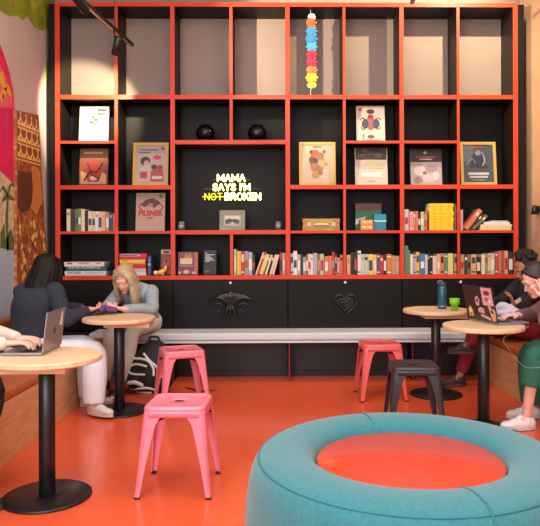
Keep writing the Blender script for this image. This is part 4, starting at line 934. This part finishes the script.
# ------------------------------------------------------------------ people
def hand_geo(w, d, n, s, curl=.6, sc=1.0, spread=.12, thumb=.5):
    w, d, n, s = Vector(w), Vector(d).normalized(), Vector(n), Vector(s)
    n = (n-d*n.dot(d)).normalized(); s = (s-d*s.dot(d)-n*s.dot(n)).normalized()
    G = [tube_geo([w-d*.03*sc, w+d*.02*sc, w+d*.06*sc, w+d*.085*sc], [(.025*sc, .02*sc), (.033*sc, .017*sc), (.039*sc, .015*sc), (.037*sc, .012*sc)], 14, lat=s)]
    for off, L, k in ((.029, .072, 1), (.010, .082, .35), (-.010, .076, -.35), (-.029, .058, -1)):
        p = w+d*.082*sc+s*off*sc; pts = [w+d*.05*sc+s*off*.85*sc, p]; ang = 0
        dd = (d+s*spread*k).normalized()
        for seg_, q in ((.44, .45), (.32, .75), (.24, .6)):
            ang += curl*q; v = dd*math.cos(ang)+n*math.sin(ang); p = p+v*(L*seg_*sc); pts.append(p)
        G.append(tube_geo(pts, [.010*sc, .0095*sc, .0088*sc, .0082*sc, .0068*sc], 8, sub=3))
    a = w+d*.022*sc+s*.026*sc; v1 = (d*.65+s*.75+n*.3*thumb).normalized(); v2 = (d*.9+s*.3+n*.5*thumb).normalized()
    G.append(tube_geo([w+d*.01*sc+s*.01*sc, a, a+v1*.034*sc, a+v1*.034*sc+v2*.032*sc], [.014*sc, .0135*sc, .011*sc, .008*sc], 8, sub=3))
    return G

def person(label, J, skin, top, trous, shoec, hair_geos, hairm, hands, hem=(.9, .9), wide=1.0, solec=(236, 234, 230), topinf=.012, collar=None, glasses=False, sleeve=.97, lace=True, sockm=None):
    J = {k: Vector(v) for k, v in J.items()}
    O = Vector((J['pel'].x, J['pel'].y, 0))
    t = thing('person', label, 'person', O)
    lat = J['lat'].normalized()
    f = J['f'].normalized(); u = (J['u']-f*J['u'].dot(f)).normalized(); l = u.cross(f)
    c = J['head']
    nb = J['neck']; ch = J['chest']; pel = J['pel']
    up = (nb-ch).normalized()
    shl = J.get('shL', nb-up*.055+lat*.165); shr = J.get('shR', nb-up*.055-lat*.165)
    hpl = J.get('hipL', pel+lat*.09); hpr = J.get('hipR', pel-lat*.09)
    def torso(e):
        return [tube_geo([pel-up*.02, pel.lerp(ch, .45), ch, nb-up*.07, nb-up*.01], [(.16+e, .115+e), (.14+e, .105+e), (.162+e, .12+e), (.15+e, .085+e), (.055+e, .055+e)], 20, lat=lat)]
    def arm(sh, el, wr, e, t1=1.0, cuff=0):
        wr2 = el.lerp(wr, t1)
        ax = (el-sh).normalized()
        return [tube_geo([sh-ax*.02, sh.lerp(el, .4), el, el.lerp(wr2, .35), wr2], [.056+e, .050+e, .042+e, .041+e, (.028+e*(.7)+cuff)], 14, cap=.3)]
    def leg(hp, kn, an, e, t1=1.0, wd=1.0):
        an2 = kn.lerp(an, t1)
        return [tube_geo([hp, hp.lerp(kn, .5), kn, kn.lerp(an2, .4), an2], [.082+e, .066+e, .054+e, (.047+e)*wd, (.037+(1-t1)*.012+e)*wd], 16, cap=.12)]
    G = torso(-.012)+arm(shl, J['elL'], J['wrL'], -.006)+arm(shr, J['elR'], J['wrR'], -.006)+leg(hpl, J['knL'], J['anL'], -.004)+leg(hpr, J['knR'], J['anR'], -.004)
    G += [ell_geo(pel, (.13, .12, .1))]
    G += [tube_geo([nb-up*.05, nb, c-u*.05-f*.02], [.062, .052, .052], 14)]
    def hp_(a, b2, cc): return c+f*a+l*b2+u*cc
    def el3(a, b2, cc, rf, rl, ru): return ell_geo(hp_(a, b2, cc), [f*rf, l*rl, u*ru], 20)
    G += [el3(-.012, 0, .032, .094, .074, .088), el3(.022, 0, -.035, .07, .0585, .084), el3(.058, 0, -.098, .026, .028, .022), el3(.052, .034, -.03, .03, .024, .03), el3(.052, -.034, -.03, .03, .024, .03), el3(.08, 0, .022, .012, .05, .012)]
    G += [tube_geo([hp_(.083, 0, .012), hp_(.094, 0, -.014), hp_(.102, 0, -.034)], [.007, .009, .0105], 10), el3(.091, .010, -.037, .010, .0065, .006), el3(.091, -.010, -.037, .010, .0065, .006)]
    for s in (1, -1): G.append(el3(.073, s*.031, .0062, .0150, .0165, .0088))
    for s in (1, -1): G.append(el3(-.008, s*.073, -.012, .019, .008, .03))
    for side, el, wr in (('L', J['elL'], J['wrL']), ('R', J['elR'], J['wrR'])):
        if side in hands:
            h = hands[side]; G += hand_geo(wr, h.get('d', wr-el), h['n'], h['s'], h.get('curl', .6), h.get('sc', 1.0), h.get('spread', .12), h.get('thumb', .5))
    for an, toe in ((J['anL'], J['toeL']), (J['anR'], J['toeR'])):
        G.append(tube_geo([an, an.lerp(toe, .6)-Vector((0, 0, .01))], [.034, .025], 10))
    fuse('body', G, skin, t, .0058, 2, O)
    # face
    m = MB(); wm = mat((232, 226, 220), .2); im = mat((40, 28, 22), .15)
    for s in (1, -1):
        e = MB(); e.ell(hp_(.072, s*.031, -.001)-O, [f*.0145, l*.0135, u*.0085], wm); e.ell(hp_(.0835, s*.031, -.003)-O, [f*.0035, l*.0052, u*.0055], im); e.build('eye', t)
        bw = MB(); bw.tube([hp_(.081, s*.014, .018)-O, hp_(.083, s*.03, .024)-O, hp_(.07, s*.048, .018)-O], [.0022, .003, .0018], hairm, 6); bw.build('eyebrow', t)
    m = MB(); lm = mat(tuple(int(a*b) for a, b in zip((196, 112, 104), (1, 1, 1) if skin is not SK2 else (.72, .62, .6))), .5)
    m.tube([hp_(.082, .022, -.069)-O, hp_(.0905, .007, -.0655)-O, hp_(.0905, -.007, -.0655)-O, hp_(.082, -.022, -.069)-O], [.0015, .004, .004, .0015], lm, 6); m.tube([hp_(.082, .02, -.071)-O, hp_(.0895, 0, -.0765)-O, hp_(.082, -.02, -.071)-O], [.0015, .0048, .0015], lm, 6); m.build('lips', t)
    # clothes
    tm, e = top, topinf
    G = torso(e)+arm(shl, J['elL'], J['wrL'], e, sleeve)+arm(shr, J['elR'], J['wrR'], e, sleeve)
    for s_ in (shl, shr): G.append(ell_geo(s_, (.052+e*.5,)*3))
    for a, b2 in ((shl, J['elL']), (shr, J['elR'])):      # folds at the elbow
        mid = a.lerp(b2, .85); G.append(ell_geo(mid, (.047+e,)*3))
    if collar: G.append(tube_geo([nb-up*.03, nb+up*.03], [.068, .064], 16))
    fuse('sweater', G, tm, t, .0075, 3, O)
    G = [tube_geo([pel-up*.06, pel+up*.07], [(.168, .125), (.155, .115)], 20, lat=lat)]
    G += leg(hpl, J['knL'], J['anL'], .012, hem[0], wide)+leg(hpr, J['knR'], J['anR'], .012, hem[1], wide)
    fuse('trousers', G, trous, t, .0075, 2, O)
    if hair_geos: fuse('hair', hair_geos(c, f, u, l, hp_, el3), hairm, t, .006, 2, O)
    # shoes
    for an, toe in ((J['anL'], J['toeL']), (J['anR'], J['toeR'])):
        d = (toe-an); n = Vector((0, 0, 1))
        if abs(toe.z-an.z+.07) > .03: n = (J.get('shoeup', n)).normalized()
        d = (d-n*d.dot(n)).normalized(); s = n.cross(d)
        b0 = an-n*.085
        def q(a, b2, cc): return b0+d*a+s*b2+n*cc
        G = [ell_geo(q(-.015, 0, .05), [d*.055, s*.038, n*.046]), ell_geo(q(.06, 0, .045), [d*.085, s*.042, n*.04]), ell_geo(q(.13, 0, .036), [d*.065, s*.043, n*.03]), tube_geo([q(0, 0, .05), q(-.004, 0, .088)], [.042, .040], 14, cap=.2), ell_geo(q(.045, 0, .085), [d*.028, s*.022, n*.022])]
        sh = fuse('shoe', G, shoec, t, .006, 2, O)
        m = MB(); ol = []
        for k in range(28):
            a = 2*PI*k/28; xx = .062+.133*math.cos(a); ww = .041+.006*math.cos(a); ol.append((xx, ww*math.sin(a)*(1-.15*math.cos(a)**4)))
        m.loft([[q(a, b2, z)-O for a, b2 in ol] for z in (.001, .012, .031)], mat(solec, .6), smooth=False); m.build('sole', sh, bevel=.003)
        if lace:
            m = MB()
            for k in range(4): m.tube([q(.05+.022*k, -.027, .08-.009*k)-O, q(.054+.022*k, 0, .099-.010*k)-O, q(.05+.022*k, .027, .08-.009*k)-O], .004, mat(solec, .7), 6)
            m.build('laces', sh)
    if glasses:
        g = MB(); gm = mat((70, 64, 66), .25, metal=.6)
        for s in (1, -1):
            cc = hp_(.1, s*.033, -.004)-O
            g.tube([cc+l*(.026*math.cos(2*PI*k/20))+u*(.021*math.sin(2*PI*k/20)) for k in range(21)], .0018, gm, 6, sub=1)
            g.tube([hp_(.1, s*.058, .004)-O, hp_(.04, s*.077, .004)-O, hp_(-.02, s*.079, -.002)-O], .0017, gm, 6)
        g.tube([hp_(.1, .008, -.0)-O, hp_(.104, 0, .003)-O, hp_(.1, -.008, -.0)-O], .0017, gm, 6); g.build('glasses', t)
    return t

def hairmat(c, v=.25): return mat(c, .42, spec=.5, var=v, scale=26, bump=.5, bscale=40, stretch=(3, 3, .5))
SK1 = mat((226, 172, 146), .5, var=.03, scale=30); SK2 = mat((168, 112, 78), .5, var=.03, scale=30); SK3 = mat((232, 178, 158), .5, var=.03, scale=30)

# blonde person on the grey bench
def hair_blonde(c, f, u, l, hp, el3):
    G = [el3(-.025, 0, .043, .09, .082, .086), el3(.01, .0, .075, .068, .068, .052)]
    G += [tube_geo([hp(.06, .008, .105), hp(.05, -.06, .06), hp(.03, -.079, -.02), hp(.03, -.085, -.12), hp(.03, -.08, -.2)], [.016, .02, .02, .022, .01], 10)]
    G += [tube_geo([hp(-.01, -.07, .06), hp(-.02, -.088, -.05), hp(-.0, -.1, -.16), hp(.01, -.1, -.24)], [.03, .03, .03, .012], 10)]
    for a, b2, r_ in ((.05, .066, .017), (.04, .078, .02), (.065, .068, .018), (.02, .085, .02), (.0, .088, .02), (.05, .085, .017)):
        G += [tube_geo([hp(.055, .012, .108), hp(a, b2*.92, .05), hp(a, b2*1.05, -.04), hp(a+.015, b2*1.08, -.14), hp(a+.02, b2*.95, -.25), hp(a+.015, b2*.9, -.33-.3*(a-.03))], [r_*.8, r_, r_, r_*1.1, r_*.9, r_*.3], 8)]
    G += [tube_geo([hp(-.08, 0, .05), hp(-.1, 0, -.08), hp(-.09, 0, -.2)], [(.07, .04), (.085, .035), (.07, .02)], 12)]
    return G
HC_ = P(124, 279, 5.80)
person('person with long blonde hair and blue-grey sweater bent over a phone',
       dict(pel=(-1.37, 6.42, .60), chest=(-1.35, 6.16, .84), neck=(-1.355, 5.965, .955), head=(HC_.x, 5.81, HC_.z+.005), f=(-.14, -.86, -.50), u=(-.05, -.3, 1), lat=(.98, -.18, 0),
            shL=(-1.215, 6.02, .905), shR=(-1.51, 6.03, .90), elL=(-1.165, 5.80, .775), wrL=(-1.36, 5.555, .805), elR=(-1.58, 5.80, .775), wrR=(-1.50, 5.62, .80),
            knL=(-1.37, 5.94, .545), knR=(-1.56, 5.96, .55), anL=(-1.485, 5.88, .087), anR=(-1.63, 5.97, .087), toeL=(-1.50, 5.71, .02), toeR=(-1.65, 5.80, .02)),
       SK3, mat((146, 162, 172), .9, var=.06, scale=50, bump=.25, bscale=160), mat((196, 192, 184), .85, var=.05, scale=10, bump=.2, bscale=30), mat((30, 30, 32), .5),
       hair_blonde, hairmat((186, 164, 134), .35),
       {'L': dict(d=(-.95, -.2, .1), n=(0, .3, .9), s=(0, 1, .3), curl=.7), 'R': dict(d=(.35, -.75, .12), n=(.1, .2, .95), s=(.9, .3, .1), curl=.7)}, hem=(.92, .92), wide=1.25, collar=False)

# dark-haired person seen from behind
def hair_long(c, f, u, l, hp, el3):
    G = [el3(-.02, 0, .04, .108, .096, .098), el3(-.05, 0, -.04, .085, .095, .12)]
    for k in range(15):
        an_ = R(60+240*k/14); a, b2 = math.cos(an_)*.1-.01, math.sin(an_)*.092; wd = .033
        G.append(tube_geo([hp(a*.6, b2*.7, .09), hp(a, b2*1.02, -.02), hp(a*1.1-.01, b2*1.12, -.13), hp(a*1.2-.015, b2*1.45, -.24), hp(a*1.15-.015, b2*1.65, -.34-.02*(k % 3))], [wd*.8, wd, wd*1.05, wd, wd*.35], 10))
    G.append(tube_geo([hp(.055, -.05, .085), hp(.06, -.088, .0), hp(.05, -.1, -.12), hp(.03, -.11, -.24)], [.022, .026, .03, .012], 10))
    return G
person('person with long black hair, navy sweater and white trousers, back turned',
       dict(pel=(-2.06, 5.23, .565), chest=(-2.03, 5.29, .86), neck=(-1.985, 5.345, 1.035), head=(-1.945, 5.40, 1.145), f=(.62, .78, -.16), u=(.12, .1, 1), lat=(-.90, .43, 0),
            shL=(-2.14, 5.41, .955), shR=(-1.835, 5.27, .965), elL=(-1.98, 5.66, .80), wrL=(-1.70, 5.56, .81), elR=(-1.735, 5.185, .765), wrR=(-1.615, 5.39, .81),
            hipL=(-2.05, 5.33, .53), hipR=(-1.97, 5.16, .525), knL=(-1.61, 5.40, .53), knR=(-1.50, 5.20, .525), anL=(-1.63, 5.46, .087), anR=(-1.49, 5.135, .103), toeL=(-1.47, 5.50, .02), toeR=(-1.33, 5.05, .034)),
       SK1, mat((40, 48, 62), .9, var=.12, scale=30, bump=.3, bscale=120), mat((220, 228, 236), .85, var=.03, scale=10, bump=.3, bscale=18), mat((206, 202, 196), .45),
       hair_long, mat((11, 10, 11), .5, spec=.25, bump=.4, bscale=60, stretch=(4, 4, .4)),
       {'L': dict(d=(.9, -.2, .0), n=(0, -.3, -1), s=(0, -1, .2), curl=.5), 'R': dict(d=(.6, .75, .05), n=(-.2, .4, .8), s=(-.6, .6, .2), curl=.8)}, hem=(.99, .99), wide=1.65, solec=(200, 196, 190), topinf=.02)

# person typing at the front left, mostly outside the frame
def hair_short(c, f, u, l, hp, el3): return [el3(-.025, 0, .05, .098, .084, .088), el3(-.05, 0, -.02, .065, .08, .08)]
person('person in pale sleeves and black trousers typing on the silver laptop',
       dict(pel=(-2.05, 3.66, .565), chest=(-2.02, 3.65, .87), neck=(-1.97, 3.65, 1.05), head=(-1.92, 3.65, 1.19), f=(.93, 0, -.36), u=(.3, 0, 1), lat=(0, 1, 0),
            shL=(-1.95, 3.83, .99), shR=(-1.95, 3.47, .99), elL=(-1.78, 3.92, .84), wrL=(-1.505, 3.70, .83), elR=(-1.76, 3.40, .84), wrR=(-1.50, 3.545, .825),
            knL=(-1.66, 3.72, .56), knR=(-1.545, 3.44, .57), anL=(-1.685, 3.62, .087), anR=(-1.63, 3.385, .087), toeL=(-1.68, 3.78, .02), toeR=(-1.475, 3.36, .02)),
       SK3, mat((206, 196, 182), .9, var=.05, scale=40, bump=.25, bscale=120), mat((34, 36, 42), .85, var=.1, scale=20), mat((26, 26, 28), .4),
       hair_short, hairmat((60, 44, 36)),
       {'L': dict(d=(.97, -.2, .02), n=(0, 0, -1), s=(0, -1, 0), curl=.55), 'R': dict(d=(.97, .1, .04), n=(.1, 0, -1), s=(0, 1, 0), curl=.6)}, hem=(.93, .93), wide=1.15, solec=(44, 46, 44))

# person with glasses at the sticker-covered laptop
def hair_back(c, f, u, l, hp, el3):
    G = [el3(-.024, 0, .047, .096, .083, .089), el3(-.07, 0, -.01, .06, .07, .09), el3(-.12, 0, -.03, .045, .05, .05)]
    for s in (1, -1): G.append(tube_geo([hp(.06, s*.008, .098), hp(.045, s*.052, .07), hp(.0, s*.073, .028), hp(-.06, s*.07, -.02)], [.012, .015, .02, .03], 10))
    return G
HG = P(535, 281, 4.68)
person('person with glasses, mauve sweater and green trousers, resting cheek on hand',
       dict(pel=(2.26, 4.74, .565), chest=(2.17, 4.72, .84), neck=(1.99, 4.70, .985), head=(HG.x+.01, 4.69, HG.z), f=(-.90, -.08, -.42), u=(-.35, 0, 1), lat=(0, -1, 0),
            shL=(2.05, 4.53, .925), shR=(2.05, 4.87, .925), elL=(1.83, 4.485, .81), wrL=(1.845, 4.545, .965), elR=(1.92, 4.97, .81), wrR=(1.76, 4.84, .82),
            knL=(1.81, 4.64, .56), knR=(1.88, 4.93, .54), anL=(1.765, 4.70, .088), anR=(1.915, 5.0, .088), toeL=(1.60, 4.69, .02), toeR=(1.76, 5.0, .02)),
       SK3, mat((122, 92, 94), .95, var=.12, scale=70, bump=.5, bscale=140), mat((40, 104, 84), .85, var=.08, scale=14, bump=.2, bscale=30), mat((236, 232, 230), .5),
       hair_back, hairmat((40, 34, 34), .3),
       {'L': dict(d=(-.05, .22, .97), n=(-.1, 1, -.1), s=(-1, -.1, .0), curl=.45, spread=.2), 'R': dict(d=(-.95, -.2, .0), n=(0, 0, -1), s=(0, -1, 0), curl=.5)}, hem=(.46, .9), wide=1.55, glasses=True, solec=(206, 198, 200))

# person at the rear right, behind
def hair_curly(c, f, u, l, hp, el3):
    rnd = random.Random(3); G = [el3(-.045, 0, .06, .1, .1, .095)]
    for k in range(70):
        a = rnd.uniform(0, 2*PI); b2 = rnd.uniform(-.3, 1.45)
        x, y, z = math.cos(a)*math.cos(b2), math.sin(a)*math.cos(b2), math.sin(b2)
        if x > .1 and z < .62: continue
        G.append(ell_geo(hp(-.03+.112*x, .102*y, .06+.096*z), (rnd.uniform(.02, .034),)*3, 8))
    return G
HR = P(521.5, 268.5, 5.95)
person('person with dark curly hair, black top and maroon trousers at the rear right',
       dict(pel=(2.30, 6.02, .565), chest=(2.30, 5.98, .86), neck=(2.29, 5.95, 1.03), head=(HR.x+.02, 5.93, HR.z-.01), f=(-.86, -.32, -.40), u=(-.3, -.1, 1), lat=(.1, -1, 0),
            shL=(2.26, 5.77, .975), shR=(2.26, 6.13, .975), elL=(2.09, 5.66, .79), wrL=(1.985, 5.56, .80), elR=(2.05, 6.12, .80), wrR=(1.85, 5.93, .80),
            hipL=(2.27, 5.92, .56), hipR=(2.27, 6.08, .545), knL=(1.86, 5.84, .63), knR=(1.83, 6.12, .54), anL=(1.70, 5.97, .42), anR=(1.66, 6.12, .088), toeL=(1.55, 5.97, .36), toeR=(1.51, 6.10, .02), shoeup=(-.35, -.1, .9)),
       SK2, mat((26, 26, 29), .85, var=.1, scale=30), mat((128, 22, 40), .8, var=.08, scale=14, bump=.2, bscale=30), mat((52, 42, 42), .6, var=.3, scale=60),
       hair_curly, mat((16, 14, 14), .6, bump=.8, bscale=90),
       {'L': dict(d=(-.25, -.1, .95), n=(-.9, .3, -.2), s=(.1, .9, .2), curl=.6), 'R': dict(d=(-.95, -.3, .0), n=(0, 0, -1), s=(0, -1, 0), curl=.5)}, hem=(.9, .88), wide=1.1, solec=(72, 62, 56))
